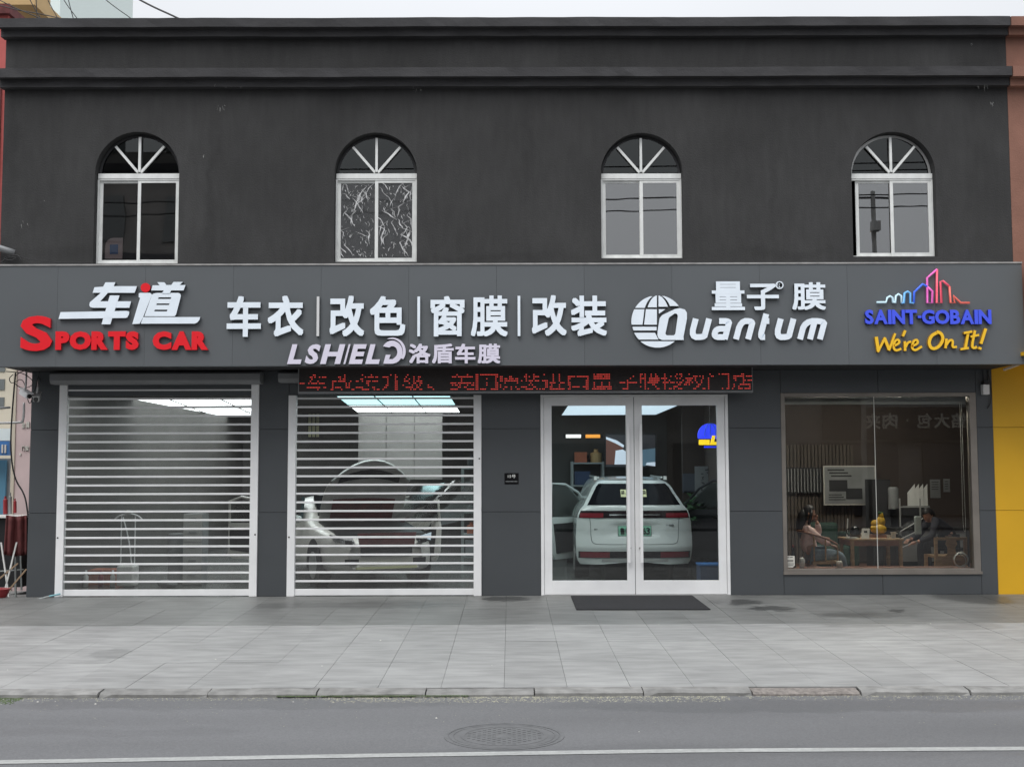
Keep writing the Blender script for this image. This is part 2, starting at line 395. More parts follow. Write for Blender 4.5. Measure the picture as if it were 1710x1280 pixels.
# text: outlines from Blender's own font, fitted to a rectangle
def textmesh(s, bold=0.0, depth=.5):
    c = bpy.data.curves.new('t', 'FONT'); c.body = s; c.extrude = depth; c.offset = bold; c.resolution_u = 3
    o = bpy.data.objects.new('t', c); me = bpy.data.meshes.new_from_object(o)
    vs = [v.co.copy() for v in me.vertices]; fs = [tuple(p.vertices) for p in me.polygons]; ns = [p.normal.copy() for p in me.polygons]
    bpy.data.objects.remove(o); bpy.data.curves.remove(c); bpy.data.meshes.remove(me)
    return vs, fs, ns
def boldmesh(s, bold):
    """heavier strokes: outlines shifted round a circle, each a hair deeper than the last"""
    if all(ord(c) < 256 for c in s): bold, off = 0, bold
    else: off = 0.0
    vs, fs, ns = textmesh(s, off)
    if bold <= 0: return vs, fs, ns, [0]*len(vs)
    V, F, N, D = [], [], [], []
    for k, (i_, j_) in enumerate(((-1, -1), (1, -1), (1, 1), (-1, 1), (0, -1), (1, 0), (0, 1), (-1, 0), (0, 0))):
        n = len(V); V += [v+Vector((bold*i_, bold*j_, 0)) for v in vs]
        F += [tuple(i+n for i in f) for f in fs]; N += ns; D += [k]*len(vs)
    return V, F, N, D
def text_mb(mb, s, x0, z0, x1, z1, yf, yb, bold=0.0, shear=0, mirror=False):
    vs, fs, ns, dp = boldmesh(s, bold); a = min(v.x for v in vs); b = max(v.x for v in vs); c = min(v.y for v in vs); d = max(v.y for v in vs)
    out = []
    H = z1-z0
    sg = 1 if yb > yf else -1
    for v, k in zip(vs, dp):
        u = (v.x-a)/(b-a); w = (v.y-c)/(d-c)
        out.append((x0+(x1-x0-shear*H)*u+shear*H*w, yf+sg*k*.00012 if v.z > 0 else yb-sg*k*.00004, z0+H*w))
    n0 = len(mb.m)
    if mirror: mxx = x0+x1; out = [(mxx-p[0], p[1], p[2]) for p in out]; fs = [f[::-1] for f in fs]
    mb.add(out, fs)
    for i, n in enumerate(ns): mb.m[n0+i] = 0 if abs(n.z) > .7 else 1
    return mb

# ================================================================== GROUND
PE = -6.62
SLOPE = -.13/-PE
def gz(y): return SLOPE*(-y) if y > PE else -.13
E_ = 400
tag(MB().add([(-E_, -E_, -.26), (E_, -E_, -.26), (E_, E_, -.26), (-E_, E_, -.26)], [(0, 1, 2, 3)]).build('ground', 'ground'), kind='structure')
road = MB(); road.box(-120, 120, -21.5, PE-.1, -.25, -.178)
tag(road.build('road', 'asphalt'), kind='structure')
stains(MATS['asphalt'], [(-3.2, -8.2, 1.3, .14, .35), (-4.6, -8.0, .7, .1, .4), (2.6, -7.25, 2.4, .3, .5), (-2.4, -7.1, 2.2, .25, .45), (4.6, -7.3, 1.0, .1, .35), (1.5, -8.9, 2.5, .2, .3)], dark=.28, nscale=2.0)
side = box('far_pavement', 'oppdark', None, -120, 120, -30, -21.5, -.25, -.09); tag(side, kind='structure')
pv = MB(); pv.add([(-30, PE, -.15), (30, PE, -.15), (30, .0, -.02), (-30, .0, -.02)], [(0, 1, 2, 3)])
pv.add([(-30, PE, -.26), (30, PE, -.26), (30, PE, -.15), (-30, PE, -.15)], [(0, 1, 2, 3)])
pave = tag(pv.build('pavement', 'bed'), kind='structure')
def blob(px, py, rx, ry, s=1.0):
    p = G(px, py, -.04); return (p.x, p.y, rx/115, ry/17, s)
stains(MATS['tile_dark'], [blob(845, 1003, 42, 5), blob(600, 1012, 160, 6, .6), blob(460, 1014, 60, 4, .5), blob(1230, 1008, 45, 5), blob(1290, 1017, 34, 5), blob(1620, 1000, 60, 14, .8), blob(1420, 1026, 50, 4, .7), blob(1440, 1026, 80, 5, .5), blob(1500, 1020, 15, 3)], dark=.55, nscale=7)
stains(MATS['tile_light'], [blob(185, 1082, 28, 6, .4), blob(1450, 1038, 90, 5, .5), blob(1600, 1040, 60, 8, .4), blob(480, 1145, 60, 8, .2)], dark=.45, nscale=6)
PW = .572; x_off = G(842, 1140, -.13).x
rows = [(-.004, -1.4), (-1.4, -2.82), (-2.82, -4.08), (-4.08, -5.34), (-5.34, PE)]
tmesh = {}
for ri, (ya, yb) in enumerate(rows):
    g = .0016; x0, x1 = g, PW-g
    def zz(y): return gz(y)
    vs = [(x0, yb+g, zz(yb+g)), (x1, yb+g, zz(yb+g)), (x1, ya-g, zz(ya-g)), (x0, ya-g, zz(ya-g))]
    vs = vs+[(v[0], v[1], v[2]-.018) for v in vs]
    m = MB().add(vs, [(0, 1, 2, 3), (4, 5, 1, 0), (5, 6, 2, 1), (6, 7, 3, 2), (7, 4, 0, 3)])
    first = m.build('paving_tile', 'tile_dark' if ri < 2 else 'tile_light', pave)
    for k in range(-17, 18):
        o = first if k == -17 else copyto(first)
        sh = 0 if ri != 3 else 0
        o.location = (x_off+k*PW+sh, 0, random.uniform(-.0015, .0015))
# kerb stones
kb = tag(empty('kerb', (0, PE-.06, -.18)), kind='structure')
kx = G(892, 1148, -.13).x
for k in range(-9, 10):
    h = random.uniform(-.006, .006); w = random.uniform(-.006, .006); a = kx+k*.97+.006; b = a+.958
    brown = k in (2,)
    m = MB(); n = 8; pts = []
    top = -.130+h*.6; fr = PE-.19+w
    if k in (-1, 2): top -= .008
    ys = [PE-.004, fr+.03, fr, fr-.004]; zs = [top, top-.006, top-.022, -.19]
    vs = []
    for i in range(n+1):
        x = a+(b-a)*i/n; j = random.uniform(-.004, .004) if 0 < i < n else 0
        dd = .02 if i in (0, n) and random.random() < .5 else 0
        for q in range(4): vs.append((x, ys[q]+(j+dd*(q in (1, 2))), zs[q]+(j*.6 if q else 0)-dd*.4*(q in (1, 2))))
    fs = [(i*4+q+1, (i+1)*4+q+1, (i+1)*4+q, i*4+q) for i in range(n) for q in range(3)]
    fs += [(0, 1, 2, 3), (n*4+3, n*4+2, n*4+1, n*4)]
    m.add(vs, fs); m.build('kerb_stone', 'kerb_brown' if brown else 'kerb', kb)
# painted line + manhole + grit
lm = MB(); a0 = (-30, -6.13+.0); 
LP = [G(0, 1273, -.18), G(600, 1262, -.18), G(1160, 1253.5, -.18), G(1710, 1250, -.18)]
def liney(x):
    q = LP
    if x <= q[0].x: return q[0].y+(x-q[0].x)*.02
    if x >= q[3].x: return q[3].y
    for i in range(3):
        if x <= q[i+1].x: t = (x-q[i].x)/(q[i+1].x-q[i].x); return q[i].y+(q[i+1].y-q[i].y)*t
vs = []; N = 240
for i in range(N+1):
    x = -30+60*i/N; y = (liney(x-.4)+liney(x)+liney(x+.4))/3; vs += [(x, y+.055, -.174), (x, y-.055, -.174)]
lm.add(vs, [(2*i+1, 2*i+3, 2*i+2, 2*i) for i in range(N)]); tag(lm.build('road_marking', 'roadpaint'), kind='structure')
mc = G(842, 1228, -.178); mh = empty('manhole_cover', (mc.x, mc.y, -.178))
tag(mh, 'round grey iron manhole cover set flush in the asphalt road', 'manhole cover')
def ring(r0, r1, z0, z1, name, m, n=48):
    vs = []; fs = []
    for i in range(n):
        a = 2*math.pi*i/n; c, s = math.cos(a), math.sin(a)
        vs += [(mc.x+r0*c, mc.y+r0*s, z1), (mc.x+r1*c, mc.y+r1*s, z1), (mc.x+r1*c, mc.y+r1*s, z0), (mc.x+r0*c, mc.y+r0*s, z0)]
    for i in range(n):
        j = (i+1) % n
        for q in range(4): fs.append((4*i+q, 4*i+(q+1) % 4, 4*j+(q+1) % 4, 4*j+q))
    return MB().add(vs, fs).build(name, m, mh)
ring(.425, .455, -.19, -.1745, 'frame', 'iron'); ring(.385, .415, -.19, -.1750, 'rim', 'iron'); ring(.30, .33, -.19, -.1735, 'raised_ring', 'iron')
dm = MB(); dm.tube([(mc.x, mc.y, -.19), (mc.x, mc.y, -.1755)], .38, 48); dm.build('lid', 'iron', mh)
km = MB()
for i in range(-7, 8):
    for j in range(-7, 8):
        if .06 < math.hypot(i, j)*.038 < .28 and (i+j) % 2: km.box(mc.x+i*.038-.012, mc.x+i*.038+.012, mc.y+j*.038-.012, mc.y+j*.038+.012, -.1755, -.1725)
tag(km.build('raised_dots', 'iron', mh), kind='stuff')
gm = MB()
def scatter(mb, n, x0, x1, y0, y1, s0, s1, z):
    for _ in range(n):
        x = random.uniform(x0, x1); y = y1-(y1-y0)*random.random()**2; s = random.uniform(s0, s1); a = random.uniform(0, 3)
        c, d = math.cos(a)*s, math.sin(a)*s
        mb.add([(x+c, y+d*.6, z), (x-d, y+c*.6, z), (x-c, y-d*.6, z), (x+d, y-c*.6, z), (x, y, z+s*.5)], [(0, 1, 4), (1, 2, 4), (2, 3, 4), (3, 0, 4)])
KF = PE-.2
scatter(gm, 2200, -1.6, 1.9, KF-.25, KF, .003, .010, -.178); scatter(gm, 900, 2.0, 6, KF-.2, KF, .003, .009, -.178); scatter(gm, 700, -5.5, -1.6, KF-.15, KF, .003, .009, -.178)
scatter(gm, 300, -6, 6, KF-1.2, KF-.1, .003, .007, -.178)
tag(gm.build('gutter_grit', 'grit'), 'pale sandy grit lying in the gutter along the kerb', 'grit', kind='stuff')
gm = MB(); scatter(gm, 1800, -5.6, -4.35, KF-.28, KF, .005, .014, -.178); scatter(gm, 900, -2.1, -.4, KF-.03, KF, .005, .012, -.165)
tag(gm.build('gutter_moss', 'moss'), 'low green moss and weeds along the kerb foot', 'moss', kind='stuff')
lt = MB(); scatter(lt, 12, -5, 5, -9, KF-.1, .006, .014, -.177); scatter(lt, 14, -5, 6, -6.2, -1.0, .006, .012, -.05)
tag(lt.build('litter_scraps', 'paper'), 'tiny pale paper scraps scattered over road and pavement', 'litter', kind='stuff')

# ================================================================== SHOP BUILDING
XL, XR = X(48, 0, 820), X(1662, 0, 820)            # lower walls
UL, UR = P(5, 250, -.87).x, P(1687, 300, -.87).x   # upper walls
ZS0, ZS1 = 3.287, 4.705                             # sign bottom / top
shop = empty('shop_building', (0, 4, 0))
tag(shop, 'dark grey two-storey shop building with four arched windows and roller shutters', 'building')
wins = [(157, 298, 440), (558, 696, 437), (1004, 1141, 431), (1423.5, 1564, 428)]
YW = -.87; holes = []; wdim = []
for (a, b, c) in wins:
    mid = (a+b)/2; xa = P(a, 360, YW).x; xb = P(b, 360, YW).x; zb = P(mid, c, YW).z; r = (xb-xa)/2; zs = P(mid, 289, YW).z
    cx = (xa+xb)/2; h = [(xa, zb), (xb, zb)]+[(cx+r*math.cos(t), zs+r*math.sin(t)) for t in [math.pi*i/24 for i in range(25)]]
    holes.append(h); wdim.append((xa, xb, zb, zs, cx, r))
ZT = Z(29, -1.1)
wall = MB(); wall.prism([(UL, ZS0+.06), (UR, ZS0+.06), (UR, ZT-.1), (UL, ZT-.1)], YW, YW+.32, holes)
wall.build('upper_wall', 'stucco', shop)
wb = MB(); wb.box(UL, UL+.2, YW+.32, 13.2, 3.45, ZT-.1); wb.box(UR-.2, UR, YW+.32, 13.2, 3.45, ZT-.1); wb.box(UL+.2, UR-.2, 13.0, 13.2, 0, ZT-.1)
wb.box(XL, XL+.2, .26, 13.2, 0, 3.45); wb.box(XR-.2, XR, 5, 13.2, 0, 3.45)
wb.build('side_wall', 'stucco', shop)
box('roof', 'concrete', shop, UL+.2, UR-.2, YW+.32, 13, ZT-.45, ZT-.3)
box('upper_floor', 'walldark', shop, UL+.2, UR-.2, YW+.32, 13, 3.5, 3.65)
box('partition', 'walldark', shop, UL+.2, UR-.2, 2.2, 2.3, 3.65, ZT-.45)
box('soffit', 'soffit', shop, XL-.1, UR, YW+.01, .28, 3.3, 3.33)
def cornice(prof, name='cornice'):
    n = 70; m = MB(); vs = []; k = len(prof)
    for i in range(n+1):
        x = UL-.03+(UR-UL+.02)*i/n
        for q, (y, z) in enumerate(prof):
            j = random.uniform(-.006, .006) if 0 < i < n and y < YW-.02 else 0
            vs.append((x, y+j, z+j*.8+(.004*math.sin(x*1.7)*math.sin(x*.6))*(1 if y < YW-.02 else 0)))
    fs = [(i*k+q, i*k+(q+1) % k, (i+1)*k+(q+1) % k, (i+1)*k+q) for i in range(n) for q in range(k)]
    fs += [tuple(range(k))[::-1], tuple(n*k+q for q in range(k))]
    return m.add(vs, fs).build(name, 'stucco_trim', shop)
def prof(y0, y1, y2, d1=.21, d2=.11):
    ya = YW-d1; yb = YW-d2
    return [(YW+.02, Z(y0, ya)), (ya, Z(y0, ya)), (ya, Z(y1, ya)), (yb, Z(y1, ya)+.002), (yb, Z(y2, yb)), (YW+.02, Z(y2, yb)-.0)]
cornice(prof(29, 44, 60)); cornice(prof(112.5, 127.5, 144))
def wblob(px, py, rx, ry, s_=1.0): p = P(px, py, YW); return (p.x, p.z, rx/118, ry/118, s_)
stains(MATS['stucco'], [wblob(352, 330, 9, 120, .8), wblob(880, 250, 10, 110, .6), wblob(560, 175, 60, 25, .3), wblob(1290, 300, 8, 120, .5), wblob(640, 190, 14, 40, .5), wblob(120, 425, 120, 12, .5), wblob(760, 432, 200, 8, .6), wblob(1300, 425, 120, 10, .5), wblob(1640, 300, 30, 130, .4), wblob(20, 250, 14, 180, .6)], dark=.30, nscale=2.5, wall=True, wet=False)
rs = random.Random(12)
for (px, py, n_, sp) in ((370, 178, 9, 10), (385, 140, 8, 26), (1655, 172, 5, 8), (1645, 142, 5, 12), (36, 375, 3, 14), (338, 260, 2, 3), (75, 335, 1, 3), (1622, 72, 2, 4), (700, 148, 4, 20)):
    m = MB()
    for _ in range(n_):
        x = px+rs.gauss(0, sp*.4); y = py+rs.gauss(0, sp*.35 if py not in (140, 142, 148) else 1.5); yy = YW-.0012 if py not in (140, 142, 148) else YW-.1115
        a_ = P(x, y, yy); L_ = rs.uniform(.01, .07); w_ = rs.uniform(.002, .006); dx = rs.uniform(-.015, .02)
        m.add([(a_.x, yy, a_.z), (a_.x+w_, yy, a_.z+.004), (a_.x+dx+w_*.4, yy, a_.z-L_), (a_.x+dx, yy, a_.z-L_)], [(0, 3, 2, 1)])
    tag(m.build('scuff_marks', 'concrete', shop), kind='stuff')
# arched windows
def arched(i):
    xa, xb, zb, zs, cx, r = wdim[i]; y0 = YW+.11; y1 = y0+.06
    w = empty('arched_window', (cx, y0, zb), shop); g = .055
    w['label'] = ['clear arched window with a pale card inside its lower left pane', 'arched window with crinkled silver film behind its lower panes', 'arched window reflecting plain sky and wires', 'arched window whose left sash is slid slightly open'][i]
    t = .045
    fr = MB()
    arc = [(cx+(r-.01)*math.cos(a), zs+(r-.01)*math.sin(a)) for a in [math.pi*k/24 for k in range(25)]]
    inn = [(cx+(r-.045)*math.cos(a), zs+(r-.045)*math.sin(a)) for a in [math.pi*k/24 for k in range(25)]]
    MB().prism(arc+inn[::-1], y0+.03, y1).build('arch_frame', 'dark' if i != 3 else 'alu_grey', w)
    fr.box(xa+.012, xb-.01, y0-.012, y1, zs-.055, zs+.018); fr.build('transom', 'upvc', w)
    for a in (90, 50, 130):
        ca, sa = math.cos(R(a)), math.sin(R(a)); L = r-.05 if a == 90 else r-.06
        MB().bar((cx+ca*.03, y0+.0, zs+.018+sa*.02), (cx+ca*L, y0+.0, zs+sa*L), .035, .03, (0, 1, 0)).build('glazing_bar', 'upvc', w)
    MB().prism([(cx+(r-.03)*math.cos(a), zs+.02+(r-.05)*math.sin(a)) for a in [math.pi*k/20 for k in range(21)]], y0+.035, y0+.04).build('fan_pane', 'glass_fan', w)
    zt = zs-.058
    of = MB(); of.box(xa+.006, xa+.03, y0-.004, y1, zb, zt); of.box(xb-.03, xb-.006, y0-.004, y1, zb, zt); of.box(xa+.03, xb-.03, y0-.004, y1, zb, zb+.03); of.box(xa+.03, xb-.03, y0-.004, y1, zt-.02, zt)
    of.build('outer_frame', 'upvc', w)
    gm = ['glass_up_dark', 'glass_film', 'glass_up', 'glass_up'][i]
    dx = .06 if i == 3 else 0
    for s in (0, 1):
        a, b = (xa+.03+dx, cx+.02+dx*.3) if s == 0 else (cx-.02, xb-.03); yy = y0+.004 if s == 1 else y0+.03
        m = MB(); m.box(a, a+t, yy, yy+.022, zb+.03, zt-.02); m.box(b-t, b, yy, yy+.022, zb+.03, zt-.02)
        m.box(a+t, b-t, yy, yy+.022, zb+.03, zb+.03+t); m.box(a+t, b-t, yy, yy+.022, zt-.02-t*.8, zt-.02)
        m.build('sash', 'upvc', w)
        MB().box(a+t, b-t, yy+.009, yy+.013, zb+.03+t, zt-.02-t*.8).build('pane', gm, w)
    return (xa, xb, zb, zs, cx, r, y0)
wd = [arched(i) for i in range(4)]
# crinkled film behind second window
xa, xb, zb, zs, cx, r, y0 = wd[1]
fm = empty('window_film', ((xa+xb)/2, y0+.07, zb)); tag(fm, 'crinkled grey plastic film stuck behind the second arched window', 'window film')
box('film_sheet', 'filmback', fm, xa+.05, xb-.05, y0+.055, y0+.06, zb+.03, zs-.05)
cm = MB()
rnd = random.Random(3)
for s in range(260):
    u = rnd.uniform(xa+.08, xb-.08); v = rnd.uniform(zb+.1, zs-.12)
    if abs(u-cx) < .05: continue
    big = rnd.random() < .22; L = rnd.uniform(.12, .34) if big else rnd.uniform(.02, .08); a = rnd.gauss(1.75, .45); wv = rnd.uniform(.010, .022)*(1.0 if big else .55)
    pts = [(u+math.cos(a+k*.25*rnd.uniform(-1, 1))*L*(k/5-.5), v+math.sin(a)*L*(k/5-.5)) for k in range(6)]
    pts = [(min(max(p[0], xa+.08), xb-.08), min(max(p[1], zb+.09), zs-.11)) for p in pts]
    o2 = stroke(pts, [wv*q for q in (.1, .7, 1, .9, .5, .1)]); n = 6; vs = []
    yf_ = y0+.037 if u < cx else y0+.011
    for k in range(n): vs += [(o2[k][0], yf_, o2[k][1]), (pts[k][0], yf_-.005, pts[k][1]), (o2[2*n-1-k][0], yf_, o2[2*n-1-k][1])]
    cm.add(vs, [(3*k+q, 3*k+q+1, 3*k+q+4, 3*k+q+3) for k in range(n-1) for q in range(2)])
tag(cm.build('crinkle', 'film_light', fm), kind='stuff')
# pale card inside first window
xa, xb, zb, zs, cx, r, y0 = wd[0]
cdm = empty('window_card', (P(192, 420, y0+.1).x, y0+.1, zb)); tag(cdm, 'pale pink rounded board standing inside the first arched window', 'board')
a = P(175, 432, y0+.1); b = P(205, 397, y0+.1)
pl = [(a.x, a.z), (b.x, a.z), (b.x, b.z)]+[(a.x+.12-.12*math.sin(t), b.z-.12+.12*math.cos(t)) for t in (0, .4, .8, 1.2, 1.57)]
MB().prism(pl, y0+.1, y0+.108).build('board_panel', 'pinkwall', cdm)
q0 = P(183, 424, y0+.09); q1 = P(197, 408, y0+.09); box('blue_square', 'bluesign', cdm, q0.x, q1.x, y0+.094, y0+.0985, q0.z, q1.z)

# lower wall: core + cladding panels
SH = [(X(97), X(431.5)), (X(481), X(804))]; DR = (X(903), X(1217)); WN = (X(1306), X(1634)); WZ = (Z(956), Z(657))
ZD = Z(659); core = MB()
core.prism([(XL, -.02), (SH[0][0], -.02), (SH[0][0], ZD), (SH[0][1], ZD), (SH[0][1], -.02), (SH[1][0], -.02), (SH[1][0], ZD), (SH[1][1], ZD), (SH[1][1], -.02),
    (DR[0], -.02), (DR[0], ZD), (DR[1], ZD), (DR[1], -.02), (XR, -.02), (XR, 3.3), (XL, 3.3)], .035, .26, [[(WN[0], WZ[0]), (WN[1], WZ[0]), (WN[1], WZ[1]), (WN[0], WZ[1])]])
core.build('lower_wall', 'dark', shop)
cols = [(XL, SH[0][0]), (SH[0][1], SH[1][0]), (SH[1][1], DR[0]), (DR[1], WN[0]), (WN[1], XR)]
zb_ = [.0, 1.22, 2.44, 3.3]
def panel(x0, x1, z0, z1): MB().box(x0+.003, x1-.003, 0, .034, z0+.003, z1-.003).build('cladding_panel', 'clad', shop)
for (a, b) in cols:
    for k in range(3): panel(a, b, zb_[k], zb_[k+1])
xm = (WN[0]+WN[1])/2
for (a, b) in ((WN[0], xm), (xm, WN[1])): panel(a, b, 0, WZ[0]); panel(a, b, WZ[1], 3.3)
for (a, b) in SH+[DR]:
    n = 2
    for k in range(n): panel(a+(b-a)*k/n, a+(b-a)*(k+1)/n, ZD, 3.3)
# roller shutters
def shutter(xa, xb, ztop, boxpx, lab):
    s = empty('roller_shutter', ((xa+xb)/2, 0, 0), shop); s['label'] = lab; jw = .115
    for (a, b) in ((xa, xa+jw), (xb-jw, xb)):
        m = MB(); m.box(a, b, -.035, .06, 0.0, ztop); m.build('guide_rail', 'alu_white', s, bevel=.006)
    for (x, z) in ((xa+.03, .86), (xb-.03, .9 if xa < -5 else 2.0)): MB().tube([(x, -.035, z), (x, -.042, z)], .012, 10).build('lock_hole', 'black', s)
    l, r_ = xa+jw, xb-jw
    m = MB(); m.box(l, r_, -.005, .03, .012, .105); m.build('bottom_bar', 'alu_white', s, bevel=.004)
    pitch = .1275; z = .105; k = 0; first = None; fs = None
    while z < ztop-.03:
        h = min(pitch-.030, ztop-z)
        zz = z
        if first is None:
            first = MB().box(l, r_, .010, .013, z+.001, z+pitch-.031).build('clear_strip', 'poly', s)
            fs = MB().box(l, r_, .0, .022, z+pitch-.030, z+pitch).build('slat', 'alu_white', s, bevel=.005)
        else:
            for o in (first, fs):
                c = copyto(o, s); c.location = (0, random.uniform(-.0015, .0015), z-.105)
        z += pitch
    bx0, bx1, bz0, bz1 = boxpx
    m = MB(); m.prism([(0, 0), (1, 0), (1, 1), (0, 1)], 0, 1); m = MB()
    pr = [(-.01, bz0+.02), (-.03, bz0), (-.22, bz0), (-.26, bz0+.05), (-.26, bz1-.03), (-.22, bz1), (.0, bz1)]
    vs = [(x, y, zz) for x in (bx0, bx1) for (y, zz) in pr]; k = len(pr)
    m.add(vs, [(q, q+k, (q+1) % k+k, (q+1) % k) for q in range(k)]+[tuple(range(k)), tuple(range(k, 2*k))[::-1]])
    m.build('shutter_box', 'box_grey', s, bevel=.008)
zb0 = Z(639, -.26); zb1 = Z(622, -.26)
shutter(SH[0][0], SH[0][1], zb0+.03, (X(78, -.26), X(432, -.26), zb0, zb1+.03), 'leftmost roller shutter with clear strips between thin white slats')
shutter(SH[1][0], SH[1][1], ZD, (X(462, -.26), X(500, -.26)+2.9, Z(637, -.26)+.0, zb1+.03), 'roller shutter beside the glass door, with a silver car behind it')
# glass double door
door = empty('glass_double_door', ((DR[0]+DR[1])/2, .05, 0), shop)
fm_ = MB(); a, b = DR; f = .045
fm_.box(a, a+f, -.02, .12, 0, ZD); fm_.box(b-f, b, -.02, .12, 0, ZD); fm_.box(a+f, b-f, -.02, .12, ZD-.035, ZD); fm_.build('door_frame', 'alu_white', door, bevel=.004)
mid = X(1059.5, 0); zt = ZD-.037
for s in (0, 1):
    l = a+f+.004 if s == 0 else mid+.004; r_ = mid-.004 if s == 0 else b-f-.004
    st = .115; m = MB()
    m.box(l, l+st, .0, .05, .015, zt); m.box(r_-st, r_, .0, .05, .015, zt)
    m.box(l+st, r_-st, .0, .05, .015, .215); m.box(l+st, r_-st, .0, .05, zt-.125, zt)
    m.build('leaf_frame', 'alu_white', door, bevel=.003)
    MB().box(l+st, r_-st, .022, .028, .215, zt-.125).build('leaf_pane', 'glass_door', door)
    hx = X(1049.5, -.07) if s == 0 else X(1070.5, -.07)
    hz0, hz1 = Z(940, -.07), Z(708, -.07)
    m = MB(); m.box(hx-.022, hx+.022, -.085, -.055, hz0, hz1); m.build('pull_handle', 'alu_white', door, bevel=.005)
    for z in (hz0+.2, hz1-.2): MB().tube([(hx, .0, z), (hx, -.056, z)], .012, 8).build('handle_post', 'steel', door)
    lx = X(1051, 0) if s == 0 else X(1068, 0)
    MB().tube([(lx, .0, Z(915)), (lx, -.012, Z(915))], .016, 12).build('lock', 'steel', door)
box('seal_strip', 'black', door, mid-.004, mid+.004, .01, .045, .015, zt)
box('threshold', 'alu_grey', door, a, b, -.03, .14, 0, .012)
# shop window
win = empty('shop_window', ((WN[0]+WN[1])/2, .1, WZ[0]), shop)
m = MB(); a, b = WN; t = .06
m.box(a, a+t, .0, .13, WZ[0], WZ[1]); m.box(b-.10, b, .0, .13, WZ[0], WZ[1]); m.box(a+t, b-.10, .0, .13, WZ[0], WZ[0]+.045); m.box(a+t, b-.10, .0, .13, WZ[1]-.055, WZ[1])
m.build('window_frame', 'bronze', win, bevel=.004)
b2 = b-.10; jx = X(1461.5, .1)
MB().box(a+t, jx-.004, .07, .078, WZ[0]+.045, WZ[1]-.055).build('pane', 'glass_shop', win)
MB().box(jx+.004, b2, .07, .078, WZ[0]+.045, WZ[1]-.055).build('pane', 'glass_shop', win)
box('glass_joint', 'cablewhite', win, jx-.004, jx+.004, .069, .08, WZ[0]+.045, WZ[1]-.055)
box('sill', 'bronze', win, a-.01, b+.01, -.025, -.001, WZ[0]-.035, WZ[0]+.004)

# ================================================================== FASCIA AND SIGNS
YS = -1.02
fas = empty('sign_fascia', (0, YS, ZS0)); tag(fas, 'long grey panelled sign fascia running above the shop entrance', 'fascia')
FL, FR = -7.6, P(1709, 520, YS).x
nP = 12; w = (FR-FL)/nP
for k in range(nP): MB().box(FL+k*w+.0012, FL+(k+1)*w-.0012, YS, YS+.12, ZS0, ZS1).build('fascia_panel', 'fascia', fas)
box('top_trim', 'trimgrey', fas, FL, FR, YS-.012, YW+.0, ZS1+.001, ZS1+.022)
box('fascia_back', 'dark', fas, FL, FR, YS+.121, YW-.001, ZS0, ZS1)
def SP(px, py): p = P(px, py, YS-.05); return (p.x, p.z)
def zoomf(sc_, ox, oy): return lambda q: SP(ox+q[0]/sc_, oy+q[1]/sc_)
TH = .05
class Sign:
    def __init__(s, name, label, cat='sign', px=(0, 0)):
        x, z = SP(*px); s.e = empty(name, (x, YS, z)); tag(s.e, label, cat); s.k = 0
    def poly(s, pts, name, m, side, holes=(), th=TH):
        mb = MB(); mb.cur = 0; mb.sidemat = 1; s.k += 1; e = (s.k % 7)*.0012
        mb.prism(pts, YS-th-e, YS-.001, holes); return mb.build(name, m, s.e, side=side)
    def strip(s, o, name, m, side, th=TH):
        n = len(o)//2; A_ = o[:n]; B_ = o[n:][::-1]; mb = MB(); s.k += 1; yf = YS-th-(s.k % 7)*.0012; yb = YS-.001
        vs = []
        for i in range(n): vs += [(A_[i][0], yf, A_[i][1]), (B_[i][0], yf, B_[i][1]), (A_[i][0], yb, A_[i][1]), (B_[i][0], yb, B_[i][1])]
        mb.add(vs, [(4*i, 4*i+1, 4*i+5, 4*i+4) for i in range(n-1)]); mb.cur = 1
        mb.add(vs, [f for i in range(n-1) for f in ((4*i, 4*i+4, 4*i+6, 4*i+2), (4*i+1, 4*i+3, 4*i+7, 4*i+5))]+[(0, 2, 3, 1), (4*n-4, 4*n-3, 4*n-1, 4*n-2)])
        return mb.build(name, m, s.e, side=side)
    def text(s, t, x0, y0, x1, y1, m, side, bold=.02, shear=0, name='character', th=TH):
        a = SP(x0, y1); b = SP(x1, y0); mb = MB(); s.k += 1; e = (s.k % 7)*.0012
        text_mb(mb, t, a[0], a[1], b[0], b[1], YS-th-e, YS-.001, bold, shear); return mb.build(name, m, s.e, side=side)
z1 = zoomf(3.8795, 0, 430)
S1 = Sign('sign_characters', 'slanted white two-character logo with a red dot at the left end of the fascia', px=(215, 540))
def A(pts, n='stroke', m='letter_white', sd='letter_side', holes=()): return S1.poly([z1(p) for p in pts], n, m, sd, [[z1(p) for p in h] for h in holes])
A([(612, 192), (668, 188), (683, 160), (748, 160), (737, 185), (888, 185), (872, 228), (600, 228)])
A([(655, 227), (700, 227), (650, 283), (850, 283), (838, 325), (600, 325), (585, 320), (579, 308), (582, 290)])
A([(712, 245), (775, 245), (715, 432), (658, 432)])
A([(393, 353), (820, 345), (838, 350), (836, 368), (825, 388), (812, 391), (380, 397)])
A([(943+31*math.cos(t*math.pi/12), 195+30*math.sin(t*math.pi/12)) for t in range(24)], 'dot', 'letter_red', 'side_red')
A([(1020, 160), (1065, 160), (1080, 178), (1110, 178), (1125, 158), (1185, 158), (1165, 178), (1203, 178), (1190, 213), (1110, 213), (1100, 232), (1050, 232), (1062, 213), (980, 213), (990, 180), (1035, 180)])
A([(1018, 228), (1155, 228), (1168, 234), (1172, 248), (1140, 370), (1130, 380), (935, 380), (985, 240), (998, 231)], holes=[[(1028, 257), (1110, 257), (1106, 268), (1024, 268)], [(1016, 297), (1098, 297), (1094, 307), (1012, 307)], [(1003, 337), (1085, 337), (1081, 348), (999, 348)]])
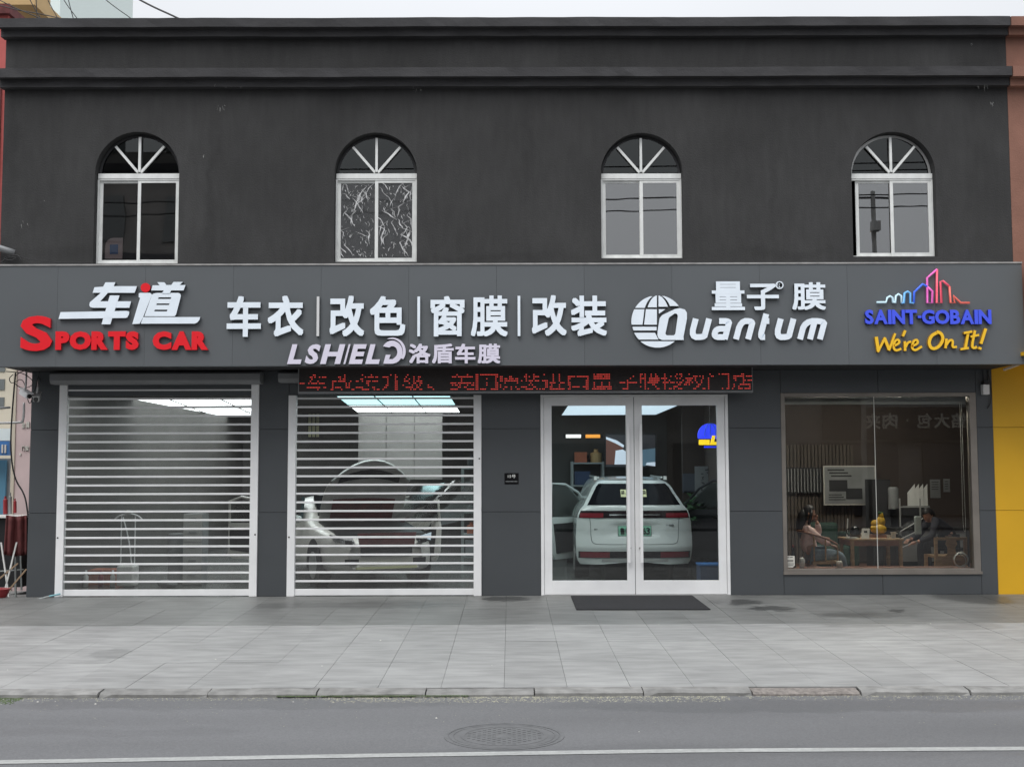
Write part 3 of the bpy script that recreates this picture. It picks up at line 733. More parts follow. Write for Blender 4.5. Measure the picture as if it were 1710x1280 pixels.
A([(900, 231), (912, 228), (972, 228), (985, 240), (925, 390), (905, 428), (857, 430), (900, 285), (908, 262), (898, 255)])
A([(928, 385), (1298, 385), (1292, 403), (1278, 420), (1262, 427), (912, 428)])
S2 = Sign('sign_letters', 'red capital letters with an oversized first letter on the fascia', px=(190, 584))
S2.text('S', 33, 527, 88, 586, 'letter_red', 'side_red', .036, name='letter')
def word(S, s, x0, y0, x1, y1, m, sd, bold, shear=0, nm='letter', gap=.04):
    ws = []
    for ch in s:
        if ch == ' ': ws.append(.55); continue
        vs, _, _ = textmesh(ch, 0); ws.append(max(v.x for v in vs)-min(v.x for v in vs)+2*bold)
    tot = sum(ws)+gap*(len(s)-1); k = (x1-x0)/tot; x = x0
    for ch, w_ in zip(s, ws):
        if ch == '·':
            c0, c1 = SP(x, (y0+y1)/2+2), SP(x+w_*k, (y0+y1)/2-2); S.poly([c0, (c1[0], c0[1]), c1, (c0[0], c1[1])], 'hyphen_dot', m, sd)
        elif ch != ' ': S.text(ch, x, y0, x+w_*k, y1, m, sd, bold, shear, nm)
        x += (w_+gap)*k
word(S2, 'PORTS CAR', 92, 553, 348, 584, 'letter_red', 'side_red', .072, gap=-.01)
z2 = lambda x: 360+x/3.42
z2y = lambda y: 440+y/3.42
z3 = lambda x: 840+x/4.275
z3y = lambda y: 440+y/4.275
def chars(name, label, items, m='letter_white', sd='letter_side', bold=.03):
    S = Sign(name, label, px=(items[0][1], items[0][4]))
    for (t, a, b, c, d) in items: S.text(t, a, b, c, d, m, sd, bold)
    return S
chars('sign_characters', 'first pair of large white characters, between the slanted logo and a divider bar', [('车', z2(62), z2y(185), z2(261), z2y(418)), ('衣', z2(296), z2y(183), z2(504), z2y(416))])
chars('sign_characters', 'second pair of large white characters, right of the dullest divider bar', [('改', z2(650), z2y(183), z2(850), z2y(416)), ('色', z2(880), z2y(185), z2(1084), z2y(412))])
chars('sign_characters', 'third pair of large white characters, between the two bright divider bars', [('窗', z2(1227), z2y(185), z2(1422), z2y(416)), ('膜', z2(1458), z2y(182), z2(1668), z2y(416))], bold=.022)
chars('sign_characters', 'fourth pair of large white characters, beside the white globe emblem', [('改', z3(206), z3y(225), z3(453), z3y(516)), ('装', z3(486), z3y(228), z3(740), z3y(518))], bold=.026)
for (x0, x1, y0, y1, m, lab) in ((z2(576), z2(593), z2y(188), z2y(414), 'letter_dim', 'dull grey divider bar between first and second pairs of white characters'), (z2(1152), z2(1168), z2y(188), z2y(415), 'letter_white', 'bright divider bar between second and third pairs of white characters'), (z3(105), z3(123), z3y(230), z3y(517), 'letter_white', 'bright divider bar between third and fourth pairs of white characters')):
    a = SP(x0, y1); b = SP(x1, y0); mb = MB(); mb.cur = 0; mb.sidemat = 1; mb.prism([(a[0], a[1]), (b[0], a[1]), (b[0], b[1]), (a[0], b[1])], YS-TH, YS-.001)
    tag(mb.build('divider_bar', m, side='letter_side'), lab, 'divider', 'divider bars on the fascia')
# second row: lilac
S = Sign('sign_letters', 'pale lilac slanted capitals ending in a ringed letter, low on the fascia', px=(560, 608))
word(S, 'LSHIEL', z2(408), z2y(460), z2(962), z2y(573), 'letter_lilac', 'letter_side', .045, .26, gap=-.05)
def arcp(cx, cy, rx, ry, a0, a1, n=16): return [(cx+rx*math.cos(R(a0+(a1-a0)*i/n)), cy-ry*math.sin(R(a0+(a1-a0)*i/n))) for i in range(n+1)]
zz2 = zoomf(3.42, 360, 440)
ff = lambda pts: [zz2(p) for p in pts]
S.poly(ff(arcp(1008, 505, 60, 66, 150, -88)+[(958, 571), (972, 520), (1000, 520), (990, 545), (1012, 545)]+arcp(1010, 505, 28, 34, -60, 130)), 'letter', 'letter_lilac', 'letter_side')
S.poly(ff(arcp(1010, 500, 76, 78, 115, -35)+arcp(1004, 500, 66, 70, -35, 100)), 'arc', 'letter_lilac', 'letter_side')
chars('sign_characters', 'small lilac characters on the lower edge of the fascia', [(c, z2(a), z2y(457), z2(b), z2y(570)) for c, a, b in (('洛', 1103, 1228), ('盾', 1236, 1360), ('车', 1368, 1484), ('膜', 1497, 1626))], 'letter_lilac', 'letter_side', .03)
# globe emblem and word
SG = Sign('globe_emblem', 'round white globe emblem cut by dark bands, with a slanted letter over it', 'emblem', (1097, 578))
f3 = zoomf(4.275, 840, 440)
gx, gy, gr = 1103, 413, 187
def cxk(y, k): return gx+k*math.sqrt(max(0, gr*gr-(y-gy)**2))
def band(y0, y1, fl, fr, n=8):
    ys = [y0+(y1-y0)*i/n for i in range(n+1)]
    return [f3((fl(y), y)) for y in ys]+[f3((fr(y), y)) for y in ys[::-1]]
def gp(pts): SG.poly(pts, 'globe_segment', 'letter_white', 'letter_side')
gp(band(234, 316, lambda y: cxk(y, -1), lambda y: cxk(y, -.53)-6)); gp(band(228.5, 312, lambda y: cxk(y, -.47)+3, lambda y: gx-5))
gp(band(228.5, 308, lambda y: gx+7, lambda y: cxk(y, .5)-4)); gp(band(232, 303, lambda y: cxk(y, .56)+4, lambda y: cxk(y, 1)))
gp(band(326, 436, lambda y: cxk(y, -1), lambda y: cxk(326, -.55)-3-(y-326)*.12)); gp(band(326, 436, lambda y: cxk(326, -.55)+8-(y-326)*.12, lambda y: 1098))
gp([f3(p) for p in ((1112, 325), (1160, 325), (1113, 358))])
gp(band(450, 477, lambda y: cxk(y, -1)+4, lambda y: 1096)); gp(band(493, 542, lambda y: cxk(y, -1)+2, lambda y: 1085+(y-493)*.5)); gp(band(554, 599, lambda y: cxk(y, -1), lambda y: cxk(y, 1)))
SG.poly([f3(p) for p in ((1113, 420), (1118, 390), (1135, 368), (1225, 325), (1262, 318), (1298, 328), (1312, 350), (1313, 392), (1288, 522), (1290, 545), (1135, 545), (1112, 535), (1102, 512), (1103, 485))], 'letter', 'letter_white', 'letter_side',
    [[f3(p) for p in ((1182, 392), (1188, 382), (1225, 356), (1240, 358), (1248, 372), (1230, 500), (1220, 512), (1168, 512), (1159, 500))]])
SW = Sign('sign_letters', 'white rounded lowercase word on the fascia beside the globe emblem', px=(1260, 567))
def lets(x0, x1, strokes, m='letter_white', yb=567.5, yt=531, w=9.8):
    h = yb-yt-w; W_ = x1-x0-w-7
    for st in strokes:
        pts = smoothpath([(x0+w/2+W_*u+7*v, yb-w/2-h*v) for (u, v) in st], 2)
        SW.strip([SP(*p) for p in stroke(pts, w)], 'letter_stroke', m, 'letter_side')
e_ = -.14
lets(1149, 1188, [[(0, 1.15), (0, .0), (1, 0.0), (1, .25), (1, 1.15)]], 'letter_white')
lets(1187, 1223, [[(.1, 1), (1, 1), (1, .7), (1, e_)], [(.95, 0), (0, 0), (0, .52), (.95, .52)]])
lets(1225, 1262, [[(0, e_), (0, 1.0), (1, 1.0), (1, .6), (1, e_)]])
lets(1261, 1290, [[(.28, 1.45), (.28, .8), (.28, 0), (.95, 0)], [(0, 1), (.95, 1)]])
lets(1291, 1329, [[(0, 1.15), (0, .0), (1, 0.0), (1, .25), (1, 1.15)]])
lets(1332, 1382, [[(0, e_), (0, 1.0), (1, 1.0), (1, .6), (1, e_)], [(.5, .9), (.5, e_)]])
z4 = lambda x: 1180+x/3.226
z4y = lambda y: 430+y/3.226
chars('sign_characters', 'upper right white characters above the white lowercase word', [('量', z4(28), z4y(128), z4(204), z4y(283)), ('子', z4(218), z4y(140), z4(388), z4y(283)), ('膜', z4(462), z4y(133), z4(640), z4y(282)), ('®', z4(371), z4y(127), z4(414), z4y(170))], bold=.022)
f4 = zoomf(3.226, 1180, 430)
SB = Sign('skyline_emblem', 'thin multicoloured outline of a skyline near the right end of the fascia', 'emblem', (1541, 505))
sky = [[(918, 240), (968, 240), (975, 215), (990, 207), (1003, 215), (1005, 240), (1018, 243), (1022, 205), (1035, 196), (1050, 205), (1052, 243)], [(1052, 243), (1065, 243), (1068, 190), (1085, 182), (1098, 190), (1098, 243), (1118, 243)], [(1118, 243), (1120, 185), (1165, 142), (1190, 155)], [(1190, 155), (1218, 180), (1218, 243), (1190, 243), (1190, 108), (1243, 62)],
    [(1243, 62), (1240, 243), (1268, 243), (1262, 128), (1275, 125), (1310, 155)], [(1310, 155), (1315, 243), (1340, 243), (1330, 205), (1370, 243), (1418, 243)]]
for i, s in enumerate(sky):
    MB().tube([(f4(p)[0], YS-.035-(i % 3)*.002, f4(p)[1]) for p in s], .0155, 8).build('outline_tube', 'neon%d' % i, SB.e, smooth=True)
sb = Sign('sign_letters', 'deep blue capitals under the skyline outline', px=(1550, 540))
word(sb, 'SAINT·GOBAIN', 1445, 517, 1655, 541, 'letter_blue', 'side_blue', .04, gap=.05)
for o in list(sb.e.children)[5:6]:
    pass
sy_ = Sign('sign_letters', 'yellow handwritten words below the blue capitals', px=(1550, 586))
for s, wd_ in [([(914, 426), (926, 505)], 17), ([(922, 508), (962, 430)], 12), ([(958, 432), (984, 497)], 16), ([(982, 500), (1016, 408)], 12), ([(1008, 476), (1040, 460), (1034, 440), (1014, 446), (1004, 482), (1018, 503), (1048, 490)], 12), ([(1070, 392), (1057, 424)], 13), ([(1068, 450), (1070, 502)], 13), ([(1072, 482), (1084, 456), (1102, 452)], 12),
    ([(1104, 478), (1140, 462), (1134, 440), (1114, 448), (1104, 485), (1122, 502), (1160, 478)], 12), ([(1240, 404), (1208, 422), (1196, 462), (1214, 494), (1252, 482), (1276, 440), (1266, 408), (1240, 398)], 16), ([(1292, 436), (1287, 488)], 13), ([(1290, 472), (1310, 442), (1328, 446), (1322, 484), (1348, 480)], 12),
    ([(1385, 406), (1430, 398)], 12), ([(1410, 402), (1394, 490)], 14), ([(1368, 493), (1412, 486)], 12), ([(1446, 392), (1428, 478), (1440, 488), (1456, 480)], 13), ([(1422, 426), (1468, 416)], 12), ([(1504, 382), (1478, 464)], 15), ([(1474, 482), (1470, 494)], 17)]:
    pts = smoothpath(s, 3 if len(s) > 2 else 0)
    sy_.strip([f4(p) for p in stroke(pts, wd_)], 'letter_stroke', 'letter_yellow', 'side_yellow')

# LED board
YL = -.42; led = empty('led_board', (X(877, YL), YL, Z(640, YL))); tag(led, 'long black LED ticker with red dot-matrix characters hanging above the door', 'led sign')
la, lb = X(498, YL, 635), X(1257, YL, 635); lz0, lz1 = Z(656, YL), Z(612, YL)+.05
box('display_face', 'led_body', led, la+.012, lb-.012, YL+.004, YL+.09, lz0+.028, lz1)
m = MB(); m.box(la, lb, YL-.004, YL+.1, lz0, lz0+.028); m.box(la, la+.012, YL-.004, YL+.1, lz0+.028, lz1); m.box(lb-.012, lb, YL-.004, YL+.1, lz0+.028, lz1); m.build('frame', 'box_grey', led)
for k in range(4): MB().bar((la+.4+k*2, YL+.05, lz1), (la+.4+k*2, YL+.05, 3.3), .03).build('hanger', 'dark', led)
text_ = [('-', 500, 512), ('车', 512, 545), ('改', 552, 592), ('装', 594, 634), ('升', 636, 672), ('级', 672, 708), ('、', 711, 728), ('美', 752, 792), ('国', 794, 832), ('原', 832, 868), ('装', 870, 903), ('进', 905, 943), ('口', 948, 983), ('量', 986, 1024), ('子', 1032, 1064), ('膜', 1066, 1104), ('授', 1104, 1142), ('权', 1142, 1178), ('门', 1182, 1218), ('店', 1222, 1256)]
dots = MB(); rz = Z(623.5, YL)-Z(651, YL)
rr_ = random.Random(5)
for ch, a, b in text_:
    vs, fs, ns = textmesh(ch, .004, 0.02); bv = BVHTree.FromPolygons(vs, fs)
    nx = max(3, int((b-a)/2.45)); xs = [v.x for v in vs]; ux0, ux1 = min(xs), max(xs)
    if ch in '-': uy0, uy1 = .2, .5
    uy0, uy1 = -.07, .84
    for i in range(nx):
        for j in range(8):
            u = ux0+(ux1-ux0)*(i+.5)/nx; v = uy0+(uy1-uy0)*(j+.5)/8+.01
            if ch == '-' and j != 3: continue
            hit = bv.ray_cast(Vector((u, v, 1)), Vector((0, 0, -1)))[0]
            if (hit is not None or ch == '-') and rr_.random() < .82:
                px = a+(b-a)*(i+.5)/nx; x = X(px, YL, 635); z = Z(651, YL)+rz*(j+.5)/8
                dots.add([(x-.0078, YL+.001, z-.0048), (x+.0078, YL+.001, z-.0048), (x+.0078, YL+.001, z+.0048), (x-.0078, YL+.001, z+.0048), (x, YL-.003, z)], [(0, 1, 4), (1, 2, 4), (2, 3, 4), (3, 0, 4)])
tag(dots.build('led_dots', 'led_red', led), kind='stuff')
# house number plate
pn = empty('house_number_plate', (X(854), -.006, Z(799))); tag(pn, 'small black house number plate on the wall panel between shutter and door', 'number plate')
a, b = (X(842.5), Z(808)), (X(866), Z(789.5)); box('plate', 'black_gloss', pn, a[0], b[0], -.008, -.0005, a[1], b[1])
mb = MB(); text_mb(mb, '15号', X(848), Z(797.5), X(861), Z(792), -.0095, -.0081, .01); mb.build('number', 'whiteplastic', pn)
m = MB()
for k in range(9): m.box(X(844.5+k*2.2), X(845.8+k*2.2), -.0092, -.0081, Z(804.2), Z(802.6))
m.build('small_print', 'papergrey', pn)
# doormat
p0 = G(960, 1019, -.05); dmx0, dmx1 = X(959, -1.05, 1005), X(1172, -1.0, 1005)
y_n, y_f = G(1060, 1020, -.045).y, G(1060, 995.5, -.01).y
y_f = min(y_f, -.12)
mt = MB(); vs = [(dmx0, y_n, gz(y_n)+.003), (dmx1+.02, y_n-.01, gz(y_n)+.003), (dmx1, y_f, gz(y_f)+.003), (dmx0, y_f, gz(y_f)+.003)]; vs += [(v[0], v[1], v[2]+.012) for v in vs]
mt.add(vs, [(0, 3, 2, 1), (4, 5, 6, 7), (0, 1, 5, 4), (1, 2, 6, 5), (2, 3, 7, 6), (3, 0, 4, 7)])
tag(mt.build('doormat', 'rubber'), 'long dark rubber doormat lying before the glass double door', 'doormat')

# ================================================================== SHOP INTERIOR
RX = X(1262)            # wall between showroom and office
ID = 13
tag(MB().box(XL+.2, XR-.2, .0, ID, -.06, -.003).build('interior_floor', 'intfloor'), kind='structure')
tag(MB().box(XL+.2, XR+3, .262, ID, 3.34, 3.4).build('ceiling', 'intceil'), kind='structure')
iw = MB(); iw.box(XL+.201, XL+.26, .262, ID, -.003, 3.33); iw.box(XL+.26, RX, 12.8, 12.9, -.003, 3.33)
tag(iw.build('interior_wall', 'wallgrey'), kind='structure')
iw = MB(); iw.box(RX, RX+.12, .262, ID, -.003, 3.33); tag(iw.build('dividing_wall', 'wallbrown'), kind='structure')
iw = MB(); iw.box(RX+.121, XR+3, 4.3, 4.4, -.003, 3.33); iw.box(XR+2.9, XR+3, .262, 4.3, -.003, 3.33); iw.box(XR+.02, XR+2.9, .262, .30, -.003, 3.33); tag(iw.build('office_wall', 'wallbrown'), kind='structure')
# wall panels of the showroom back wall
pp = empty('wall_cladding', (0, 12.75, 0)); tag(pp, kind='structure')
for k in range(8):
    xa = -6.7+k*1.27
    MB().box(xa+.006, xa+1.264, 12.76, 12.799, .0, 3.2).build('wall_panel', 'wallgrey', pp)
# ceiling light panels
def lightpanel(quad, lab, m, group, z):
    c = sum((Vector((p[0], p[1], 0)) for p in quad), Vector())/4
    e = empty('ceiling_light', (c.x, c.y, z)); tag(e, lab, 'ceiling light', group)
    ins = [Vector((p[0], p[1], 0))+(c-Vector((p[0], p[1], 0))).normalized()*.04 for p in quad]
    vs = [(p[0], p[1], z+.03) for p in quad]+[(p[0], p[1], z) for p in quad]+[(p.x, p.y, z) for p in ins]+[(p.x, p.y, z+.02) for p in ins]
    fs = [(0, 1, 2, 3)]+[(i, (i+1) % 4, 4+(i+1) % 4, 4+i) for i in range(4)]+[(4+i, 4+(i+1) % 4, 8+(i+1) % 4, 8+i) for i in range(4)]
    MB().add(vs, fs).build('frame', 'dark', e)
    MB().add([(p.x, p.y, z+.01) for p in ins], [(0, 1, 2, 3)]).build('diffuser', m, e)
def q4(a, b, c, d, nu, nv, i, j):
    def L(p, q, t): return (p[0]+(q[0]-p[0])*t, p[1]+(q[1]-p[1])*t)
    def at(u, v): return L(L(a, b, u), L(d, c, u), v)
    return [at(i/nu, j/nv), at((i+1)/nu, j/nv), at((i+1)/nu, (j+1)/nv), at(i/nu, (j+1)/nv)]
zc = 3.12
def gp2(px, py): p = G(px, py, zc); return (p.x, p.y)
A4 = [gp2(196, 667), gp2(452, 665), gp2(500, 696), gp2(292, 697)]
nm_r = ['first row from the street', 'middle row', 'row farthest from the street']; nm_c = ['left', 'middle', 'right']
for j in range(3):
    for i in range(3):
        lightpanel(q4(*A4, 3, 3, i, j), '%s panel, %s, of the ceiling lights behind the leftmost shutter' % (nm_c[i], nm_r[j]), 'lightpanel', 'ceiling lights behind the leftmost shutter', zc)
B4 = [gp2(560, 661), gp2(752, 661), gp2(769, 689), gp2(597, 689)]
for j in range(2):
    for i in range(3):
        lightpanel(q4(*B4, 3, 2, i, j), '%s panel in the %s row of ceiling lights behind the second shutter' % (nm_c[i], ['near cyan', 'far white'][j]), ['lightcyan', 'lightpanel'][j], 'ceiling lights behind the second shutter', zc)
for i in range(3):
    x = -6.6+i*1.02; lightpanel([(x, .45), (x+.98, .45), (x+.98, 1.5), (x, 1.5)], '%s panel of the added, unseen light row nearest the street behind the leftmost shutter' % nm_c[i], 'lightpanel', 'ceiling lights behind the leftmost shutter', zc)  # extra row added out of view to brighten the left bay
    x = -3.1+i*.92; lightpanel([(x, .45), (x+.88, .45), (x+.88, 1.5), (x, 1.5)], '%s panel of the added, unseen light row nearest the street behind the second shutter' % nm_c[i], 'lightpanel_fill', 'ceiling lights behind the second shutter', zc)  # stronger extra row, added out of view to brighten the silver car
zc = 2.90
lightpanel([(.75, .45), (2.9, .45), (2.9, 1.35), (.75, 1.35)], 'added, unseen ceiling light just inside the head of the glass door', 'lightpanel_fill', None, 3.1)  # unseen light added behind the door head to brighten the white car
lightpanel([(gp2(946, 675)[0]+.02, 1.5), (gp2(1124, 677)[0]+.10, 1.5), gp2(1096, 693), gp2(936, 694)], 'large pale blue ceiling light behind the glass door', 'lightblue', None, zc)
zc = 3.05
e = empty('strip_light', (P(1470, 663, 2.6).x, 2.6, 2.98)); tag(e, 'thin bright strip light on the office ceiling', 'strip light')
box('tube', 'striplamp', e, X(1412, 2.6), X(1532, 2.6), 2.56, 2.64, Z(663.4, 2.6), Z(662, 2.6)); box('fitting', 'dark', e, X(1410, 2.6), X(1534, 2.6), 2.57, 2.63, Z(662, 2.6)+.002, Z(662, 2.6)+.04)

e = empty('strip_light', ((WN[0]+WN[1])/2, .95, 3.12)); tag(e, 'added, unseen strip light on the office ceiling just inside the window head', 'strip light')  # second strip added out of view to brighten the office
box('tube', 'striplamp_fill', e, WN[0]+.5, WN[1]-.5, .93, .99, 3.10, 3.13); box('fitting', 'dark', e, WN[0]+.48, WN[1]-.48, .91, 1.01, 3.131, 3.18)
# --- white car seen from behind
def wz(z):   # half width of the rear outline
    T = [(.27, .90), (.34, .945), (.5, .965), (.72, .97), (.95, .955), (1.08, .935), (1.17, .90), (1.24, .835), (1.4, .745), (1.55, .665), (1.62, .60), (1.655, .50)]
    for i in range(len(T)-1):
        if z <= T[i+1][0]:
            t = (z-T[i][0])/(T[i+1][0]-T[i][0]); return T[i][1]+(T[i+1][1]-T[i][1])*max(0, t)
    return T[-1][1]
CY0 = 2.25; CXc = P(1060, 880, CY0).x
def ry(x, z):  # depth of rear surface
    w_ = wz(z); u = min(1, abs(x)/w_); d = .16*u**5
    d += .85*max(0, z-1.22)**1.05 if z > 1.22 else 0
    if z < .95: d += .03*math.sin((z-.25)*4)*0 - .04*max(0, 1-abs(z-.55)/.2)
    if .72 < z < .96 and abs(x) < .42: d += .03*min(1, (.42-abs(x))/.12)*min(1, min(z-.72, .96-z)/.05)
    return CY0+d
car = empty('parked_car', (CXc, CY0+2.3, 0)); tag(car, 'white car seen from behind through the glass door, front doors open', 'car')
def patch(x0, x1, z0, z1, off, name, m, nx=10, nz=6, fx=None, smooth=True, parent=None, zf=None):
    vs = []; 
    for j in range(nz+1):
        v = j/nz
        for i in range(nx+1):
            u = i/nx; x = x0+(x1-x0)*u; z = z0+(z1-z0)*v
            if zf: z = zf(x, v)
            if fx: x = fx(u, z)
            vs.append((CXc+x, ry(x, z)-off, z))
    n = len(vs); fs = [(j*(nx+1)+i, j*(nx+1)+i+1, (j+1)*(nx+1)+i+1, (j+1)*(nx+1)+i) for j in range(nz) for i in range(nx)]
    vs2 = [(v[0], v[1]+off+.02, v[2]) for v in vs]
    ed = [(i, 0) for i in range(nx+1)]+[(nx, j) for j in range(1, nz+1)]+[(i, nz) for i in range(nx-1, -1, -1)]+[(0, j) for j in range(nz-1, 0, -1)]
    ids = [j*(nx+1)+i for (i, j) in ed]; fs += [(ids[k], ids[k]+n, ids[(k+1) % len(ids)]+n, ids[(k+1) % len(ids)]) for k in range(len(ids))]
    return MB().add(vs+vs2, fs).build(name, m, parent or car, smooth=False)
zsr = [.27+(1.655-.27)*j/44 for j in range(45)]
vs = []; nx = 28
for z in zsr:
    for i in range(nx+1):
        x = wz(z)*math.sin((i/nx-.5)*math.pi)
        zq = z + (.05*max(0, 1-abs(x)/.55) if z == .27 else 0)
        vs.append((CXc+x, ry(x, zq), zq))
fs = [(j*(nx+1)+i, j*(nx+1)+i+1, (j+1)*(nx+1)+i+1, (j+1)*(nx+1)+i) for j in range(44) for i in range(nx)]
# sides and roof sweep forward
Lc = 4.75; ns = 20; base = len(vs)
def side_prof(s):   # s 0..1 forward : (roof z, width factor)
    T = [(0, 1.655, 1), (.1, 1.69, 1), (.3, 1.70, 1.0), (.5, 1.69, 1), (.62, 1.55, .99), (.74, 1.06, .98), (.9, .96, .94), (1, .70, .80)]
    for i in range(len(T)-1):
        if s <= T[i+1][0]:
            t = (s-T[i][0])/(T[i+1][0]-T[i][0]); return [T[i][k]+(T[i+1][k]-T[i][k])*t for k in (1, 2)]
ring_ids = []
outl = [(-wz(z), z) for z in zsr]+[(x, 1.655+.02*(1-(x/.5)**2)) for x in [-.4, -.2, 0, .2, .4]]+[(wz(z), z) for z in zsr[::-1]]
no = len(outl)
for k in range(ns+1):
    s = k/ns; rz_, wf = side_prof(s)
    for (x, z) in outl:
        zq = z if z < 1.0 else 1.0+(z-1.0)*(rz_-1.0)/.655
        if rz_ < 1: zq = min(z, rz_)
        wx = x*wf if z < 1.0 else (x*wf if rz_ > 1.5 else math.copysign(min(abs(x)+(1.655-rz_)*.3, wz(1.0)*.95), x) if abs(x) > .45 else x)
        y0_ = ry(min(abs(x), wz(z)), z); vs.append((CXc+wx, y0_+(CY0+Lc-y0_)*s, zq))
fs += [(base+k*no+i, base+k*no+i+1, base+(k+1)*no+i+1, base+(k+1)*no+i) for k in range(ns) for i in range(no-1)]
fs.append(tuple(base+ns*no+i for i in range(no)))
body = MB().add(vs, fs).build('body', 'carwhite', car, smooth=True)
patch(-1, 1, 1.245, 1.60, .008, 'rear_window', 'carglass', fx=lambda u, z: (u-.5)*2*(wz(z)-.055), nx=16)
patch(-1, 1, 1.035, 1.155, .010, 'tail_lamp_strip', 'tail_dark', fx=lambda u, z: (u-.5)*2*(wz(z)-.02), nx=24, nz=2)
for s in (-1, 1):
    patch(s*.52, s*.90, 1.04, 1.115, .016, 'tail_lamp', 'tail_red', nx=8, nz=2)
    patch(s*.42, s*.90, .385, .475, .012, 'rear_reflector', 'tail_red', nx=8, nz=2)
    MB().bar((CXc+s*.55, CY0+.75, 1.70), (CXc+s*.57, CY0+2.5, 1.72), .03, .03).build('roof_rail', 'carwhite', car)
    MB().box(CXc+s*.60-.02, CXc+s*.60+.02, CY0+.62, CY0+.74, 1.66, 1.72).build('rail_foot', 'whiteplastic', car)
patch(-.42, .42, 1.075, 1.098, .016, 'lamp_chrome', 'chrome', nx=8, nz=1)
patch(-.93, .93, .375, .485, .006, 'lower_grille', 'tail_dark', nx=20, nz=2)
patch(-.55, .55, .305, .36, .005, 'diffuser', 'alu_grey', nx=10, nz=1, zf=lambda x, v: .315+.045*v)
# tailgate gaps
for s in (-1, 1):
    pts = [(s*.79, 1.16), (s*.73, 1.0), (s*.725, .72), (s*.71, .64), (s*.66, .605), (s*.4, .60), (0, .60)]
    pts = smoothpath(pts, 2)
    MB().tube([(CXc+x, ry(x, z)-.001, z) for x, z in pts], .0045, 6).build('tailgate_gap', 'cargroove', car)
patch(-.28, .28, .735, .905, .004, 'plate_recess', 'cargroove', nx=6, nz=2)
pm = empty('licence_plate', (CXc, CY0-.01, .82), car)
pmx = patch(-.27, .27, .74, .90, .012, 'licence_plate', 'plategreen', nx=6, nz=1); bpy.data.objects.remove(pm)
yp = min((pmx.matrix_local @ v.co).y for v in pmx.data.vertices)
yp = CY0+.0
mb = MB(); 
for t, a, b in (('鲁', -.245, -.165), ('Q', -.155, -.085), ('6', .125, .185), ('3', .19, .25)): text_mb(mb, t, CXc+a, .765, CXc+b, .875, CY0-.010, CY0-.002, .02)
mb.build('plate_characters', 'black', car)
mb = MB(); text_mb(mb, '160', CXc+.53, .90, CXc+.65, .93, ry(.58, .9)-.006, ry(.58, .9)+.01, .01); mb.build('badge', 'cargroove', car)
m = MB()
for k in range(4): m.box(CXc-.67+k*.035, CXc-.645+k*.035, ry(.66, .85)-.006, ry(.66, .85)+.012, .835, .86)
m.build('badge_characters', 'cargroove', car)
patch(-.215, .215, 1.38, 1.50, .016, 'paper_note', 'noteyellow', nx=6, nz=2)
m = MB()
for x in (-.18, .18):
    for k in range(3): m.box(CXc+x-.025, CXc+x+.025, ry(x, 1.44)-.03, ry(x, 1.44)-.018, 1.415+k*.025, 1.43+k*.025)
m.build('note_writing', 'dark', car)
for s in (-1, 1):
    for (yy) in (CY0+.85, CY0+3.85):
        w0 = MB(); w0.tube([(CXc+s*.72, yy, .33), (CXc+s*.96, yy, .33)], .33, 28); w_ = w0.build('wheel', 'rubber', car)
        MB().tube([(CXc+s*.955, yy, .33), (CXc+s*.968, yy, .33)], .21, 20).build('rim', 'alu_grey', w_)
def cardoor(s, hinge, free, z0, zbelt, ztop_free, ztop_h, body_m, name, parent):
    """open car door between hinge (x,y) and free edge; window frame above the belt"""
    hx, hy = hinge; fx_, fy = free
    d = empty(name, (hx, hy, z0), parent)
    dirv = Vector((fx_-hx, fy-hy, 0)); nrm = Vector((-dirv.y, dirv.x, 0)).normalized()*.05
    def slab(pts, nm, m, off=(0, 1)):
        vs = []
        for o in off:
            for (u, z) in pts: vs.append(Vector((hx, hy, 0))+dirv*u+nrm*(o-.5)*1.0+Vector((0, 0, z)))
        n = len(pts); MB().add(vs, [tuple(range(n)), tuple(range(n, 2*n))[::-1]]+[(i, (i+1) % n, n+(i+1) % n, n+i) for i in range(n)]).build(nm, m, d)
    slab([(0, z0+.05), (.1, z0), (.9, z0), (1.0, z0+.15), (1.03, zbelt-.1), (1.0, zbelt), (0, zbelt-.03)], 'door_skin', body_m)
    slab([(.07, z0+.14), (.88, z0+.1), (.95, zbelt-.12), (.05, zbelt-.1)], 'door_trim', 'black', (-.35, 1.35))
    slab([(.04, zbelt), (.97, zbelt), (.93, ztop_free-.03), (.55, ztop_free-.06), (.05, ztop_h-.03)], 'door_glass', 'film_clear', (.4, .6))
    pts = [(0.0, zbelt-.02), (.0, ztop_h), (.30, (ztop_h+ztop_free)/2+.05), (.62, ztop_free-.02), (.97, ztop_free), (1.0, zbelt)]
    MB().tube([Vector((hx, hy, 0))+dirv*u+Vector((0, 0, z)) for u, z in pts], .022, 8).build('window_frame', 'carwhite' if body_m == 'carwhite' else body_m, d, smooth=True)
    c = Vector((hx, hy, 0))+dirv*.8+Vector((0, 0, zbelt-.13))-nrm*1.2
    MB().bar(c, c+dirv*-.14+Vector((0, 0, -.02)), .025).build('door_handle', 'chrome', d)
def at2(px, Y): return (P(px, 880, Y).x, Y)
cardoor(-1, at2(984, 3.9), at2(919, 3.05), .29, 1.02, 1.60, 1.18, 'carwhite', 'open_door', car)
cardoor(1, at2(1146, 3.9), at2(1222, 3.05), .29, 1.15, 1.66, 1.22, 'dark', 'open_door', car)

